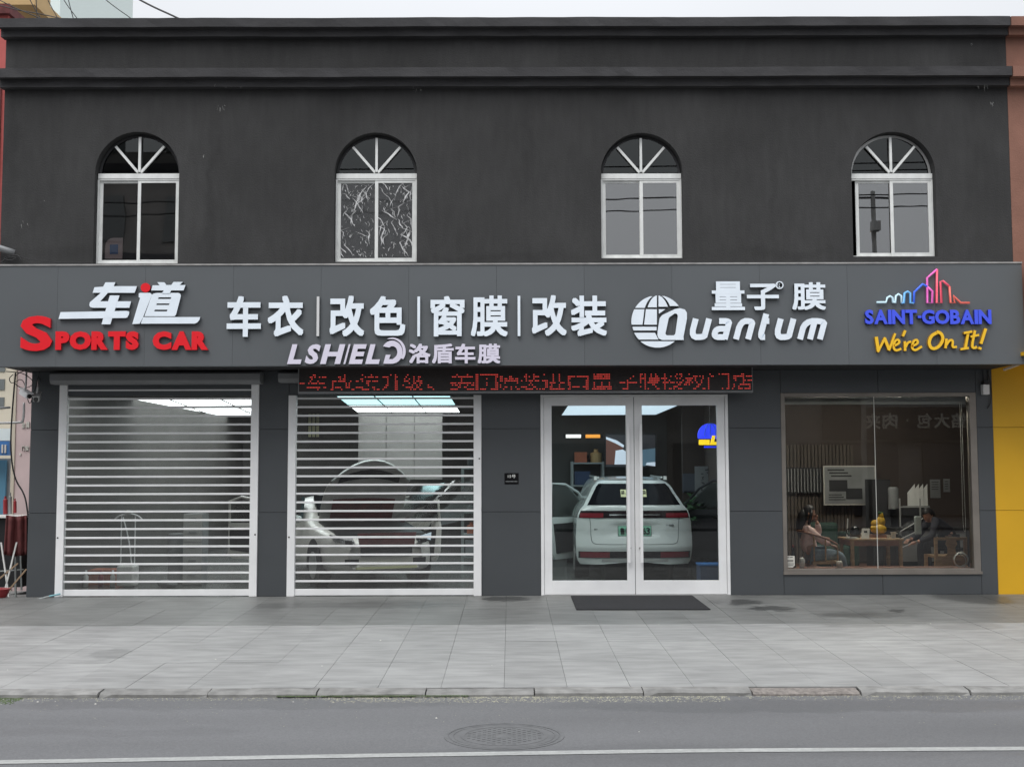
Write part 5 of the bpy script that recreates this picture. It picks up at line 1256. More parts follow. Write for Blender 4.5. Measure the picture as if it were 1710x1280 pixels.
p = X(1399, .4); m = MB(); m.tube([(p, .42, LZ), (p, .42, LZ+.04), (p, .42, LZ+.09), (p, .42, LZ+.1)], [.04, .05, .045, .02], 16); simple('small_teapot', 'little cream and white pot on the window ledge below the seated woman', 'pot', m, 'paper', smooth=True)
e = empty('window_card', (X(1319, .06), .06, Z(937, .06))); tag(e, 'white printed card stuck at the bottom left corner of the shop window', 'card')
a = P(1311.5, 947, .06); b = P(1327, 927.5, .06)
MB().prism([(a.x, a.z+.03), (a.x+.03, a.z), (b.x-.03, a.z), (b.x, a.z+.03), (b.x, b.z), (a.x, b.z)], .062, .066).build('sheet', 'paper', e)
for k, (u0, u1, v) in enumerate(((.15, .45, .85), (.5, .8, .85), (.15, .85, .6), (.15, .85, .5), (.1, .9, .3), (.15, .85, .15))): MB().box(a.x+(b.x-a.x)*u0, a.x+(b.x-a.x)*u1, .0605, .0619, a.z+(b.z-a.z)*v, a.z+(b.z-a.z)*(v+.05)).build('print', 'dark', e)
# cable coil
c = P(1605, 938, .4); e = empty('cable_coil', (c.x, .4, LZ)); tag(e, 'coil of white cable leaning inside the bottom right window corner', 'cable')
for k in range(3): MB().tube([(c.x+(.098+.006*k)*math.cos(t)+.004*k, .40+.012*k, LZ+.11+(.098+.006*k)*math.sin(t)) for t in [2*math.pi*i/28 for i in range(29)]], .006, 6).build('loop', 'cablewhite', e, smooth=True)
MB().tube(smoothpath([(c.x, .4, LZ+.02), (c.x+.08, .4, LZ+.05), (c.x+.06, .4, LZ+.16), (c.x-.02, .4, LZ+.2)], 3), .005, 6).build('loose_end', 'cablewhite', e, smooth=True)
# chairs
def ring_chair():
    c = P(1365, 935, 1.0); e = empty('armchair', (c.x, 1.0, OZ)); tag(e, 'wooden armchair with curved rail holding the seated woman', 'chair')
    sz = Z(938, .8); w = .30
    x0, x1 = X(1357, .75)-.0, X(1398, .75)
    box('seat', 'wood', e, x0-.02, x1+.05, .75, 1.25, sz-.04, sz)
    for x in (x0, x1+.01):
        for y in (.76, 1.2): MB().box(x, x+.035, y, y+.035, OZ, sz-.04).build('leg', 'wood', e)
    zr = Z(893, .75)
    MB().tube(smoothpath([(X(1396, .75), .75, Z(910, .75)), (X(1378, .75), .75, Z(900, .75)), (X(1355, .75), .75, Z(893, .75)), (x0-.12, .80, zr+.03), (x0-.2, 1.0, zr+.05), (x0-.12, 1.24, zr+.03), (x1, 1.27, zr-.1)], 3), .018, 8).build('arm_rail', 'wood_red', e, smooth=True)
    for px, zt_ in ((1357, 894), (1376, 900), (1396, 910)): MB().tube([(X(px, .76), .76, sz), (X(px, .76), .755, Z(zt_, .75))], .013, 8).build('post', 'wood', e)
    return sz
SEAT = ring_chair()
e = empty('armchair', (P(1585, 950, .9).x, 1.0, OZ)); tag(e, 'square wooden chair with a pierced back splat at the right of the window', 'chair')
x0, x1 = X(1558, .75), X(1612, .75); zt_ = Z(899, .75); zs_ = Z(930, .75)
for x in (x0, x1-.045): MB().box(x, x+.045, .75, .795, OZ, zt_-.04).build('post', 'wood', e)
for x in (x0, x1-.045): MB().box(x, x+.045, 1.2, 1.245, OZ, zs_).build('leg', 'wood', e)
box('top_rail', 'wood', e, x0, x1, .745, .80, zt_-.04, zt_); box('seat', 'wood', e, x0+.0451, x1-.0451, .75, 1.25, zs_-.04, zs_); box('seat_apron', 'wood', e, x0+.0451, x1-.0451, .76, .785, zs_-.17, zs_-.041)
cx_ = X(1586, .75); q = [(-.09, 0), (-.06, .05), (-.06, .13), (-.09, .18), (-.07, .24), (.07, .24), (.09, .18), (.06, .13), (.06, .05), (.09, 0)]
hh = (zt_-.04-zs_)/.24; MB().prism([(cx_+a, zs_+b*hh) for a, b in q[::-1]], .76, .775).build('back_splat', 'wood', e)
# side cabinet with monitor, files, shelves
e = empty('office_desk', (P(1520, 900, 2.6).x, 2.6, OZ)); tag(e, 'dark office desk behind the tea table in the right room', 'desk')
a = P(1490, 885, 2.5).x; b = P(1610, 885, 2.5).x; box('desk_top', 'dark', e, a, b, 2.3, 3.0, .80, .84); box('side_panel', 'dark', e, a, a+.04, 2.3, 3.0, OZ, .799); box('side_panel', 'dark', e, b-.04, b, 2.3, 3.0, OZ, .799); box('front_panel', 'papergrey', e, a+.041, b-.041, 2.32, 2.35, .3, .799)
e = empty('monitor', (P(1525, 870, 2.6).x, 2.6, .84)); tag(e, 'black monitor seen from the back on the office desk', 'monitor'); c = e.location
box('screen', 'black', e, *bx(1506, 1542, 847, 876, 2.55, .04)); box('bezel', 'alu_grey', e, *bx(1504, 1544, 845, 847, 2.545, .05)); box('stand', 'dark', e, c.x-.03, c.x+.03, 2.6, 2.63, .845, 1.0); box('base', 'dark', e, c.x-.1, c.x+.1, 2.52, 2.7, .8401, .85)
e = empty('file_rack', (P(1533, 845, 3.2).x, 3.2, 1.2)); tag(e, 'white magazine file rack above the monitor', 'file rack')
for k in range(4):
    a = P(1516+k*7, 845, 3.1+.03*k); b = P(1530+k*7, 803, 3.1); MB().add([(a.x, 3.1+k*.03, a.z), (a.x+.13, 3.1+k*.03, a.z), (a.x+.13, 3.1+k*.03, b.z-.05), (a.x, 3.1+k*.03, b.z-.2)]+[(a.x, 3.11+k*.03, a.z), (a.x+.13, 3.11+k*.03, a.z), (a.x+.13, 3.11+k*.03, b.z-.05), (a.x, 3.11+k*.03, b.z-.2)], [(0, 1, 2, 3), (7, 6, 5, 4), (0, 4, 5, 1), (1, 5, 6, 2), (2, 6, 7, 3), (3, 7, 4, 0)]).build('file_divider', 'whiteplastic', e)
box('base_tray', 'papergrey', e, P(1514, 845, 3.1).x, P(1552, 845, 3.1).x, 3.08, 3.3, Z(847, 3.1)-.02, Z(846, 3.1)); box('support', 'papergrey', e, P(1520, 845, 3.1).x, P(1546, 845, 3.1).x, 3.15, 3.25, .84, Z(847, 3.1)-.021)
for (a, b, c_, d, lab) in ((1554, 1570, 800, 831, 'pale sheet with small print pinned left on the office wall'), (1576, 1586, 799, 821, 'narrower pale sheet pinned right on the office wall')):
    e = empty('wall_notice', (P((a+b)/2, c_, 4.2).x, 4.2, 1.7)); tag(e, lab, 'notice'); part_box(e, 'sheet', 'papergrey', a, b, c_, d, 4.28, .015)
    for k in range(4): part_box(e, 'text_line', 'dark', a+2, b-3, c_+4+k*4, c_+5+k*4, 4.272, .006)
# glass display shelves, tilted
e = empty('display_shelf', (P(1520, 900, 1.9).x, 1.9, OZ)); tag(e, 'slanting glass display shelves between ornament and leaning man', 'shelf')
for k, (xa_, ya_, xb_, yb_) in enumerate(((1498, 886, 1536, 864), (1500, 898, 1537, 880), (1502, 912, 1536, 897))):
    p = P(xa_, ya_, 1.9); q = P(xb_, yb_, 1.9); MB().bar(p, q, .30, .012, (0, 0, 1)).build('shelf_board', 'film_clear', e); MB().bar(p+Vector((0, -.155, 0)), q+Vector((0, -.155, 0)), .008, .014).build('shelf_edge', 'alu_white', e)
for px in (1501, 1535): x = X(px, 2.05); MB().box(x, x+.02, 2.06, 2.08, OZ, 1.35).build('post', 'alu_grey', e)
a = bx(1490, 1503, 813, 850, 3, .3); simple('white_cylinder', 'white rounded container on the dark cabinet at the office centre', 'container', MB().tube([((a[0]+a[1])/2, 3.15, a[4]), ((a[0]+a[1])/2, 3.15, a[5]-.03), ((a[0]+a[1])/2, 3.15, a[5])], [.09, .09, .07], 18), 'papergrey')
e = empty('tall_cabinet', (P(1475, 900, 3.0).x, 3.2, OZ)); tag(e, 'tall black cabinet standing in the middle of the office', 'cabinet')
a = bx(1459, 1487, 800, 940, 3.3, .4); box('carcass', 'black', e, a[0], a[1], 3.32, 3.7, OZ, a[5]); box('cabinet_door', 'dark', e, a[0]+.01, a[1]-.01, 3.3, 3.319, OZ+.05, a[5]-.02)
box('lower_cabinet', 'black', e, a[1]+.001, a[1]+.45, 2.95, 3.6, OZ, Z(850, 3)-.0)
e = empty('green_sofa', (P(1390, 880, 2.4).x, 2.4, OZ)); tag(e, 'dark green sofa behind the seated woman', 'sofa')
a = X(1360, 2.4); b = X(1412, 2.4); box('seat', 'greenthing', e, a, b, 2.2, 2.9, OZ+.1, OZ+.45, bevel=.05); box('backrest', 'greenthing', e, a, b, 2.901, 3.1, OZ+.1, .92, bevel=.05); box('armrest', 'greenthing', e, b+.001, b+.15, 2.2, 3.0, OZ+.1, OZ+.65, bevel=.04)

# ================================================================== PEOPLE
def skin(name, joints, edges, m, parent, sub=2, root=0):
    me = bpy.data.meshes.new(name); off = worldloc(parent)
    me.from_pydata([tuple(Vector(j[0])-off) for j in joints], edges, []); o = bpy.data.objects.new(name, me); COL.objects.link(o); o.parent = parent
    me.materials.append(MATS[m]); o.modifiers.new('skin', 'SKIN'); 
    me.skin_vertices  # layer created by the modifier
    lay = me.skin_vertices[0].data if len(me.skin_vertices) else None
    if lay is None:
        me.attributes
    for i, j in enumerate(joints):
        r_ = j[1]; lay[i].radius = (r_, r_) if not isinstance(r_, tuple) else r_; lay[i].use_root = (i == root)
    s = o.modifiers.new('sub', 'SUBSURF'); s.levels = sub; s.render_levels = sub
    dg = bpy.context.evaluated_depsgraph_get(); ev = o.evaluated_get(dg); nm_ = bpy.data.meshes.new_from_object(ev)
    for p in nm_.polygons: p.use_smooth = True
    o.modifiers.clear(); o.data = nm_
    if not nm_.materials: nm_.materials.append(MATS[m])
    return o
def person(e, J, cloth_top, cloth_leg, hairlong, facing, skinm='skin'):
    """J: dict of joints. Body mesh is skin; clothes follow it slightly larger"""
    d = J
    body = [(d['hip'], .125), (d['waist'], .11), (d['chest'], .135), (d['neck'], .052), (d['headb'], .06),
            (d['shL'], .055), (d['elL'], .038), (d['wrL'], .027), (d['shR'], .055), (d['elR'], .038), (d['wrR'], .027),
            (d['hpL'], .085), (d['knL'], .058), (d['anL'], .04), (d['toL'], .035), (d['hpR'], .085), (d['knR'], .058), (d['anR'], .04), (d['toR'], .035)]
    ed = [(0, 1), (1, 2), (2, 3), (3, 4), (2, 5), (5, 6), (6, 7), (2, 8), (8, 9), (9, 10), (0, 11), (11, 12), (12, 13), (13, 14), (0, 15), (15, 16), (16, 17), (17, 18)]
    b = skin('body', body, ed, skinm, e)
    top = [(d['hip'], .145), (d['waist'], .13), (d['chest'], .152), (tuple(Vector(d['chest']).lerp(Vector(d['neck']), .75)), .07), (d['shL'], .072), (d['elL'], .056), (tuple(Vector(d['elL']).lerp(Vector(d['wrL']), .85)), .045), (d['shR'], .072), (d['elR'], .056), (tuple(Vector(d['elR']).lerp(Vector(d['wrR']), .85)), .045)]
    skin('top', top, [(0, 1), (1, 2), (2, 3), (2, 4), (4, 5), (5, 6), (2, 7), (7, 8), (8, 9)], cloth_top, e)
    leg = [(tuple(Vector(d['hip'])+Vector((0, 0, -.01))), .14), (d['hpL'], .10), (d['knL'], .072), (d['anL'], .055), (d['hpR'], .10), (d['knR'], .072), (d['anR'], .055)]
    skin('trousers', leg, [(0, 1), (1, 2), (2, 3), (0, 4), (4, 5), (5, 6)], cloth_leg, e)
    # head with features
    hc = Vector(d['head']); f = Vector(facing).normalized(); sd = f.cross(Vector((0, 0, 1))).normalized(); u_ = sd.cross(f)
    def pt(a, b_, c): return hc+sd*a+f*b_+u_*c
    vs = []; n, m_ = 20, 16
    for i in range(m_+1):
        a = math.pi*i/m_
        for k in range(n):
            t = 2*math.pi*k/n; x = math.sin(a)*math.cos(t)*.075; y = math.sin(a)*math.sin(t)*.094; z = math.cos(a)*.118
            if z < 0: x *= 1-.35*(-z/.118)**1.5; y = y*(1-.12*(-z/.118)) + .012*(-z/.118)
            if y > .05 and abs(x) < .02:
                if -.035 < z < .012: y += .016*(1-abs(x)/.02)*(1-abs(z+.02)/.035 if z < -.02 else 1-(z+.02)/.04)
            if y > .04 and .005 < z < .03: y -= .006
            vs.append(pt(x, y, z))
    fs = [(i*n+k, i*n+(k+1) % n, (i+1)*n+(k+1) % n, (i+1)*n+k) for i in range(m_) for k in range(n)]
    hd = MB().add(vs, fs).build('head', skinm, e, smooth=True)
    for s in (-1, 1):
        MB().ball(pt(s*.03, .083, .012), .010, .010, .006, 8, 6).build('eye', 'black_gloss', hd)
        MB().ball(pt(s*.074, -.005, -.005), .012, .02, .03, 8, 6).build('ear', skinm, hd)
    MB().ball(pt(0, .092, -.055), .022, .008, .006, 8, 5).build('mouth', 'pink', hd)
    hm = MB(); vs = []; fs = []
    for i in range(11):
        a = math.pi*.62*i/10
        for k in range(n):
            t = 2*math.pi*k/n; fr_ = math.sin(t) > .25
            aa = min(a, 1.05) if fr_ else a
            vs.append(pt(math.sin(aa)*math.cos(t)*.087, math.sin(aa)*math.sin(t)*.106-.006, math.cos(aa)*.13+.006))
    fs = [(i*n+k, i*n+(k+1) % n, (i+1)*n+(k+1) % n, (i+1)*n+k) for i in range(10) for k in range(n)]; hm.add(vs, fs); hm.build('hair', 'hair', e, smooth=True)
    if hairlong:
        hm = MB(); hm.tube([pt(0, -.04, .05), pt(0, -.085, -.04), pt(0, -.10, -.14), pt(0, -.10, -.25), pt(0, -.09, -.34), pt(0, -.08, -.40)], [.06, .085, .085, .075, .055, .02], 14)
        for s in (-1, 1): hm.tube([pt(s*.06, .03, .06), pt(s*.083, .03, -.02), pt(s*.08, .02, -.12), pt(s*.06, .0, -.2)], [.02, .026, .026, .01], 8)
        hm.build('long_hair', 'hair', e, smooth=True)
    for wn, en in (('wrL', 'elL'), ('wrR', 'elR')):
        w = Vector(d[wn]); dr = (w-Vector(d[en])).normalized(); s_ = dr.cross(Vector((0, 0, 1))).normalized(); nn_ = s_.cross(dr)
        jt = [(tuple(w), .024), (tuple(w+dr*.045), .030), (tuple(w+dr*.085), .028)]; ed = [(0, 1), (1, 2)]
        for k in range(4):
            o = s_*((k-1.5)*.02); L = (.06, .07, .066, .05)[k]; i0 = len(jt)
            jt += [(tuple(w+dr*.088+o), .0095), (tuple(w+dr*(.088+L*.5)+o*1.1-nn_*.008), .0085), (tuple(w+dr*(.088+L*.85)+o*1.15-nn_*.03), .007)]; ed += [(2, i0), (i0, i0+1), (i0+1, i0+2)]
        i0 = len(jt); jt += [(tuple(w+dr*.04+s_*.03), .011), (tuple(w+dr*.075+s_*.05-nn_*.01), .009)]; ed += [(1, i0), (i0, i0+1)]
        skin('hand', jt, ed, skinm, e, 1)
    return hd
# seated woman facing right, hand at her face
sx0 = P(1352, 900, 1.0).x; Yp = 1.0; sz = SEAT
e = empty('person', (sx0, Yp, OZ)); tag(e, 'woman in pink top and jeans sitting in a curved wooden chair, hand at face', 'person')
w1 = lambda px, py, Y: tuple(P(px, py, Y))
person(e, dict(hip=(sx0+.02, Yp, sz+.12), waist=(sx0-.03, Yp, sz+.27), chest=(sx0-.06, Yp, sz+.42), neck=(sx0-.045, Yp, sz+.56), headb=(sx0-.02, Yp, sz+.62),
    head=(sx0-.0, Yp, sz+.72), shL=(sx0-.05, Yp-.15, sz+.48), elL=(sx0+.14, Yp-.2, sz+.31), wrL=(sx0+.30, Yp-.12, sz+.24), shR=(sx0-.05, Yp+.15, sz+.48), elR=(sx0+.20, Yp+.16, sz+.40), wrR=(sx0+.13, Yp+.05, sz+.60),
    hpL=(sx0+.07, Yp-.09, sz+.09), knL=(sx0+.46, Yp-.10, sz+.09), anL=(sx0+.52, Yp-.10, OZ+.08), toL=(sx0+.66, Yp-.10, OZ+.03), hpR=(sx0+.07, Yp+.09, sz+.09), knR=(sx0+.45, Yp+.10, sz+.10), anR=(sx0+.44, Yp+.10, OZ+.08), toR=(sx0+.58, Yp+.10, OZ+.03)),
    'pink', 'jeans', True, (1, -.25, -.12))
# man leaning forward to the left
mx0 = P(1592, 930, 1.5).x; Ym = 1.55; sz = .46+OZ
shc = P(1537, 872, Ym-.1); tag(MB().box(shc.x-.06, shc.x+.05, Ym-.02, Ym+.03, shc.z-.20, shc.z+.1).build('shirt_front', 'shirt', bevel=.02), 'pale upright block for the shirt front of the leaning man', 'bag')  # plain block standing in for the pale shirt front
e = empty('person', (mx0, Ym, OZ)); tag(e, 'man in dark jacket with short black hair leaning forward at the window right', 'person')
person(e, dict(hip=(mx0, Ym, sz+.12), waist=(mx0-.08, Ym, sz+.25), chest=(mx0-.24, Ym, sz+.38), neck=(mx0-.37, Ym-.01, sz+.49), headb=(mx0-.41, Ym-.02, sz+.52),
    head=(P(1549, 862, Ym).x, Ym-.04, Z(862, Ym)), shL=(mx0-.30, Ym-.17, sz+.42), elL=(mx0-.40, Ym-.24, sz+.18), wrL=(mx0-.62, Ym-.18, sz+.10), shR=(mx0-.30, Ym+.17, sz+.42), elR=(mx0-.46, Ym+.22, sz+.18), wrR=(mx0-.64, Ym+.08, sz+.12),
    hpL=(mx0-.05, Ym-.1, sz+.09), knL=(mx0-.45, Ym-.14, sz+.08), anL=(mx0-.42, Ym-.14, OZ+.08), toL=(mx0-.56, Ym-.14, OZ+.03), hpR=(mx0-.05, Ym+.1, sz+.09), knR=(mx0-.45, Ym+.14, sz+.08), anR=(mx0-.45, Ym+.14, OZ+.08), toR=(mx0-.6, Ym+.14, OZ+.03)),
    'jacket', 'darkcloth', False, (-.85, -.35, -.55))
e2 = empty('stool', (mx0, Ym, OZ)); tag(e2, 'dark stool under the leaning man', 'stool'); box('seat', 'dark', e2, mx0-.2, mx0+.2, Ym-.2, Ym+.2, sz-.04, sz-.001)
legbox(e2, mx0-.18, mx0+.18, Ym-.18, Ym+.18, sz-.041, .04, 'dark', OZ)

# ================================================================== CAMERAS, CABLES, LEFT CORNER
def cctv(px, py, Y, dirv, lab, wallpt, m='alu_grey'):
    c = P(px, py, Y); e = empty('security_camera', tuple(c)); tag(e, lab, 'security camera'); d = Vector(dirv).normalized()
    MB().bar(c-d*.10, c+d*.12, .085, .08).build('housing', m, e, bevel=.01); MB().bar(c-d*.11+Vector((0, 0, .048)), c+d*.16+Vector((0, 0, .048)), .10, .012).build('hood', m, e)
    MB().tube([c+d*.12, c+d*.135], .034, 14).build('lens', 'black_gloss', e); MB().tube([c+Vector((0, 0, .05)), c+Vector((0, .02, .14)), Vector(wallpt)], .014, 8).build('bracket', 'alu_grey', e)
cctv(62, 663, -.25, (.25, -1, -.35), 'grey bullet security camera on the left pillar', (P(64, 640, 0).x, -.0, 3.2), 'alu_grey')
cctv(42, 657, -.3, (.75, -.6, -.35), 'white bullet security camera pointing right at the left corner', (P(44, 625, -.2).x, -.2, 3.28), 'alu_white')
c = P(1646, 646, -.08); e = empty('security_camera', tuple(c)); tag(e, 'small white box camera on the right pillar beside the yellow wall', 'security camera')
box('housing', 'alu_white', e, c.x-.045, c.x+.05, -.10, -.001, c.z-.11, c.z+.04, bevel=.008); box('head', 'black', e, c.x-.035, c.x+.04, -.12, -.02, c.z+.045, c.z+.09); MB().tube([(c.x, -.02, c.z+.09), (c.x-.01, -.02, 3.3)], .008, 6).build('bracket', 'dark', e)
m = MB(); m.tube(smoothpath([(c.x+.05, -.02, 3.29), (c.x+.11, -.03, 3.05), (c.x+.09, -.03, 2.8), (c.x+.04, -.02, 2.72)], 3), .006, 6); m.tube(smoothpath([(c.x+.07, -.02, 3.29), (c.x+.05, -.03, 3.1), (c.x+.03, -.03, 2.95)], 3), .006, 6); simple('camera_cable', 'thin dark cable looping down beside the right pillar camera', 'cable', m, 'cable')
def cab(lab, pts, r_=.012, m='cable', it=3, name='cable'):
    o = MB().tube(smoothpath([tuple(P(*p)) for p in pts], it), r_, 6).build(name, m, smooth=True); return tag(o, lab, 'cable')
cab('thick black cable hanging down beside the left pillar', [(26, 622, -.2), (20, 690, -.1), (17, 750, .0), (24, 800, .1), (42, 825, .1), (47, 862, .1)], .012)
cab('tangle of thin black wires under the left end of the fascia', [(10, 620, -.4), (40, 622, -.3), (60, 640, -.2), (40, 650, -.2), (22, 640, -.25), (28, 622, -.3), (55, 616, -.3)], .006)
cab('thin black wire looping behind the white corner camera', [(22, 625, -.3), (14, 632, -.3), (20, 642, -.3), (40, 628, -.3), (48, 680, -.2), (56, 660, -.2), (66, 620, -.2)], .006)
cab('grey conduit running down left of the pillar', [(40, 672, .0), (40, 690, .0), (38, 704, .0), (36, 705, .0), (0, 706, .0), (-60, 706, .0)], .018, 'alu_grey', 1, 'conduit')
cab('short dark rod sticking out at the far left under the fascia', [(-40, 681, .0), (0, 681, .0), (17, 680, .0)], .016, 'box_grey', 0, 'rod')
# bracket and cable bundle on the upper wall, bottom left
cab('dark pipe end with cables at the upper wall bottom left', [(-20, 408, -.98), (12, 418, -.98), (24, 422, -.94)], .045, 'box_grey', 0, 'pipe')
cab('drooping thin wire along the wall foot above the fascia', [(20, 420, -.94), (40, 432, -.94), (80, 437, -.94), (120, 439, -.94), (152, 438, -.90)], .005)
cab('loose bundle of black wire at the left end above the fascia', [(0, 440, -.98), (14, 428, -.98), (30, 430, -.98), (16, 436, -.98), (4, 430, -.98), (30, 424, -.98), (36, 436, -.98)], .008)
# sky cables top left
for i, (a, b, Y) in enumerate((((215, -10), (292, 28), 2.5), ((165, -10), (215, 28), 3.0), ((-5, -2), (52, 24), 1.0), ((-5, 8), (60, 22), 1.2), ((100, -10), (128, 30), 3), ((112, -10), (122, 30), 3.2), ((75, -10), (96, 30), 3.1), ((60, -10), (62, 30), 3.1), ((45, -10), (66, 28), 2.0))):
    lab = ['thickest black overhead cable crossing the sky at the roof', 'long thin overhead cable left of the thickest one', 'upper of two cables at the top left corner', 'lower of two cables at the top left corner', 'overhead wire in front of the pale tower, slanting', 'steeper overhead wire in front of the pale tower', 'overhead wire at the left edge of the pale tower', 'nearly vertical overhead wire by the tan eaves', 'slanting overhead wire crossing the tan eaves'][i]
    p = P(*a, Y); q = P(*b, Y); mid_ = (p+q)/2+Vector((0, 0, -.02)); ext = p+(p-q)*3; ext2 = q+(q-p)*.6
    tag(MB().tube(smoothpath([tuple(ext), tuple(p), tuple(mid_), tuple(q), tuple(ext2)], 2), .016 if i == 0 else .008, 5).build('overhead_cable', 'cable'), lab, 'cable')

# ================================================================== NEIGHBOURS
nb = empty('brown_building', (UR+3, 3, 0)); tag(nb, 'reddish brown plastered building adjoining on the right', 'building')
nw = MB(); nw.box(UR+.002, UR+6, YW-.004, 8, 3.47, ZT-.1); nw.build('upper_wall', 'brownwall', nb)
for pr_ in (prof(29, 44, 60, .22, .12), prof(112, 129, 145, .22, .12)):
    k = len(pr_); vs = [(x, y, z) for x in (UR+.0, UR+6) for y, z in pr_]; MB().add(vs, [(q, (q+1) % k, (q+1) % k+k, q+k) for q in range(k)]+[tuple(range(k))[::-1], tuple(range(k, 2*k))]).build('cornice', 'brownwall', nb)
# yellow clad shopfront
ys_ = empty('yellow_shopfront', (XR+2, 0, 0)); tag(ys_, 'bright yellow clad shopfront right of the dark shop', 'shopfront')
for (z0, z1_) in ((-.01, 1.22), (1.22, 2.44), (2.44, 3.38)):
    for k in range(3): MB().box(XR+.004+k*1.2, XR+1.198+k*1.2, .01, .2, z0+.003, z1_-.003).build('cladding_panel', 'yellowwall', ys_)
box('soffit', 'yellowwall', ys_, XR+.0, XR+4, -1.2, .25, 3.40, 3.45); box('fascia', 'yellowwall', ys_, FR+.04, FR+4, -1.2, -1.1, 3.45, 4.7)
MB().bar(P(1677, 617, -.02), P(1722, 600, -.95), .03, .03).build('edge_strip', 'alu_white', ys_)
# left: red building strip, tan eaves, pink building with letters, tower
rb = empty('red_building', (-11, 6, 0)); tag(rb, 'narrow strip of red building at the left edge', 'building')
x_r = P(9, 200, 3).x
box('wall', 'redwall', rb, -16, x_r, 3, 4.6, 5.4, Z(24, 3))
box('coping', 'maroon', rb, -16, x_r+.06, 2.9, 4.7, Z(24, 3), Z(8, 3)); MB().bar((x_r-.1, 2.98, 3.2), (x_r-.1, 2.98, 8.6), .05).build('downpipe', 'maroon', rb)
tn = empty('tan_building', (-11, 20, 0)); tag(tn, 'tan building with deep eaves at the top left corner', 'building')
p0, p1 = P(-60, 26, 14), P(48, 26, 14)
box('wall', 'tanwall', tn, p0.x-6, P(10, 26, 14).x, 14, 17, 8, p1.z+2.5); q0 = P(58, 8, 12); box('eaves', 'tanwall', tn, p0.x-6, q0.x, 12, 14.5, q0.z+.0, q0.z+.35)
pt_ = empty('pale_tower', (-30, 60, 0)); tag(pt_, 'pale greenish tower block far behind the cables at top left', 'building')
a = P(84, 20, 60); b = P(104, -60, 60); b2_ = P(165, 20, 60)
box('wall', 'palegreen', pt_, a.x, P(100, 20, 60).x, 60, 75, 0, b.z+8)
for k in range(8): z = 22+k*3; MB().box(a.x+.2, a.x+.5, 59.95, 59.999, z, z+1.4).build('window', 'towerwin', pt_)
# distant cream tower seen under fascia at left
tw = empty('cream_tower', (-60, 70, 0)); tag(tw, 'tall cream apartment tower far off beyond the left corner', 'building')
a = P(-60, 700, 70); b = P(30, 610, 70); box('wall', 'cream', tw, a.x, P(24, 640, 70).x, 70, 90, 0, 40)
xe = P(24, 640, 70).x
for i in range(7):
    for j in range(8): x = xe-1.3-i*1.3; z = 6.5+j*1.35; MB().box(x, x+.6, 69.93, 69.999, z, z+.8).build('window', 'towerwin', tw)
pk = empty('pink_building', (-9, 3, 0)); tag(pk, 'pink rendered building with white characters beyond the left corner', 'building')
xa_ = P(24, 800, 2.9).x; box('wall', 'pinkwall', pk, xa_, -7.6, 2.9, 8, -.2, 5.0)
box('corner_strip', 'cream', pk, xa_-.06, xa_-.001, 2.88, 3.1, -.2, 5.0)
for t, x0_, x1_, y0_, y1_ in (('金', 36, 42, 704, 714), ('属', 43, 49, 704, 714), ('门', 36, 41, 744, 752), ('窗', 42, 48, 744, 752), ('·', 32, 35, 756, 760)):
    mb = MB(); a = P(x0_, y1_, 2.88); b = P(x1_, y0_, 2.88); text_mb(mb, t, a.x, a.z, b.x, b.z, 2.88, 2.899, .02); mb.build('lettering', 'paper', pk)
bs_ = empty('blue_shop_sign', (-13, 12, 2)); tag(bs_, 'blue sign panel above a pale shopfront at the far left edge', 'sign')
a = P(-40, 760, 12); b = P(15, 736, 12); box('panel', 'bluesign', bs_, a.x, b.x, 12, 12.2, a.z, b.z)
for k in range(2): p = P(3+k*5, 756, 12); q = P(6+k*5, 742, 12); MB().box(p.x, q.x, 11.97, 11.999, p.z, q.z).build('lettering', 'paper', bs_)
ps = empty('pale_shopfront', (-13, 12.5, 0)); tag(ps, 'pale street front with blue door under the blue sign', 'building'); a = P(-40, 900, 12.5); b = P(20, 640, 12.5)
box('wall', 'papergrey', ps, a.x-2, b.x, 12.5, 15, -.2, P(0, 765, 12.5).z+.0); box('door', 'bluedoor', ps, P(-5, 860, 12.4).x, P(7, 860, 12.4).x, 12.42, 12.499, 0, P(0, 768, 12.4).z)
box('upper_wall', 'palegreen', ps, a.x-2, b.x, 12.6, 15, P(0, 735, 12.5).z, P(0, 715, 12.5).z)
# clutter at left pillar
e = empty('clothes_rack', (P(20, 990, .9).x, .9, -.02)); tag(e, 'leaning folding rack with a dark red cloth hanging, left of the pillar', 'rack'); z_ = 0
def bar2(a, b, w, m, nm): MB().bar(P(*a), P(*b), w).build(nm, m, e)
bar2((2, 905, .6), (16, 1003, .6), .022, 'whiteplastic', 'leg'); bar2((28, 905, .6), (4, 1003, .6), .022, 'whiteplastic', 'leg'); bar2((44, 950, .5), (6, 995, .5), .022, 'stick', 'pole'); bar2((26, 910, .7), (26, 1000, .7), .025, 'greystick', 'leg'); bar2((34, 905, .9), (36, 985, .9), .022, 'greystick', 'leg'); bar2((-4, 968, .6), (30, 940, .6), .022, 'stick', 'pole'); bar2((0, 953, .8), (40, 950, .8), .02, 'greystick', 'crossbar')
vs = []; nn = 10
for j in range(9):
    for i in range(nn+1):
        u = i/nn; v = j/8; p = P(10+u*34-(4*v if u < .5 else -1), 862+v*66-5*abs(u-.5), .55+.05*math.sin(u*16)+.1*math.sin(u*3)*v); vs.append(tuple(p))
ff_ = [(j*(nn+1)+i, j*(nn+1)+i+1, (j+1)*(nn+1)+i+1, (j+1)*(nn+1)+i) for j in range(8) for i in range(nn)]
o = MB().add(vs, ff_).build('hanging_cloth', 'maroon', smooth=True); s_ = o.modifiers.new('s', 'SOLIDIFY'); s_.thickness = .015; tag(o, 'dark red cloth hung over the rack left of the pillar', 'cloth')
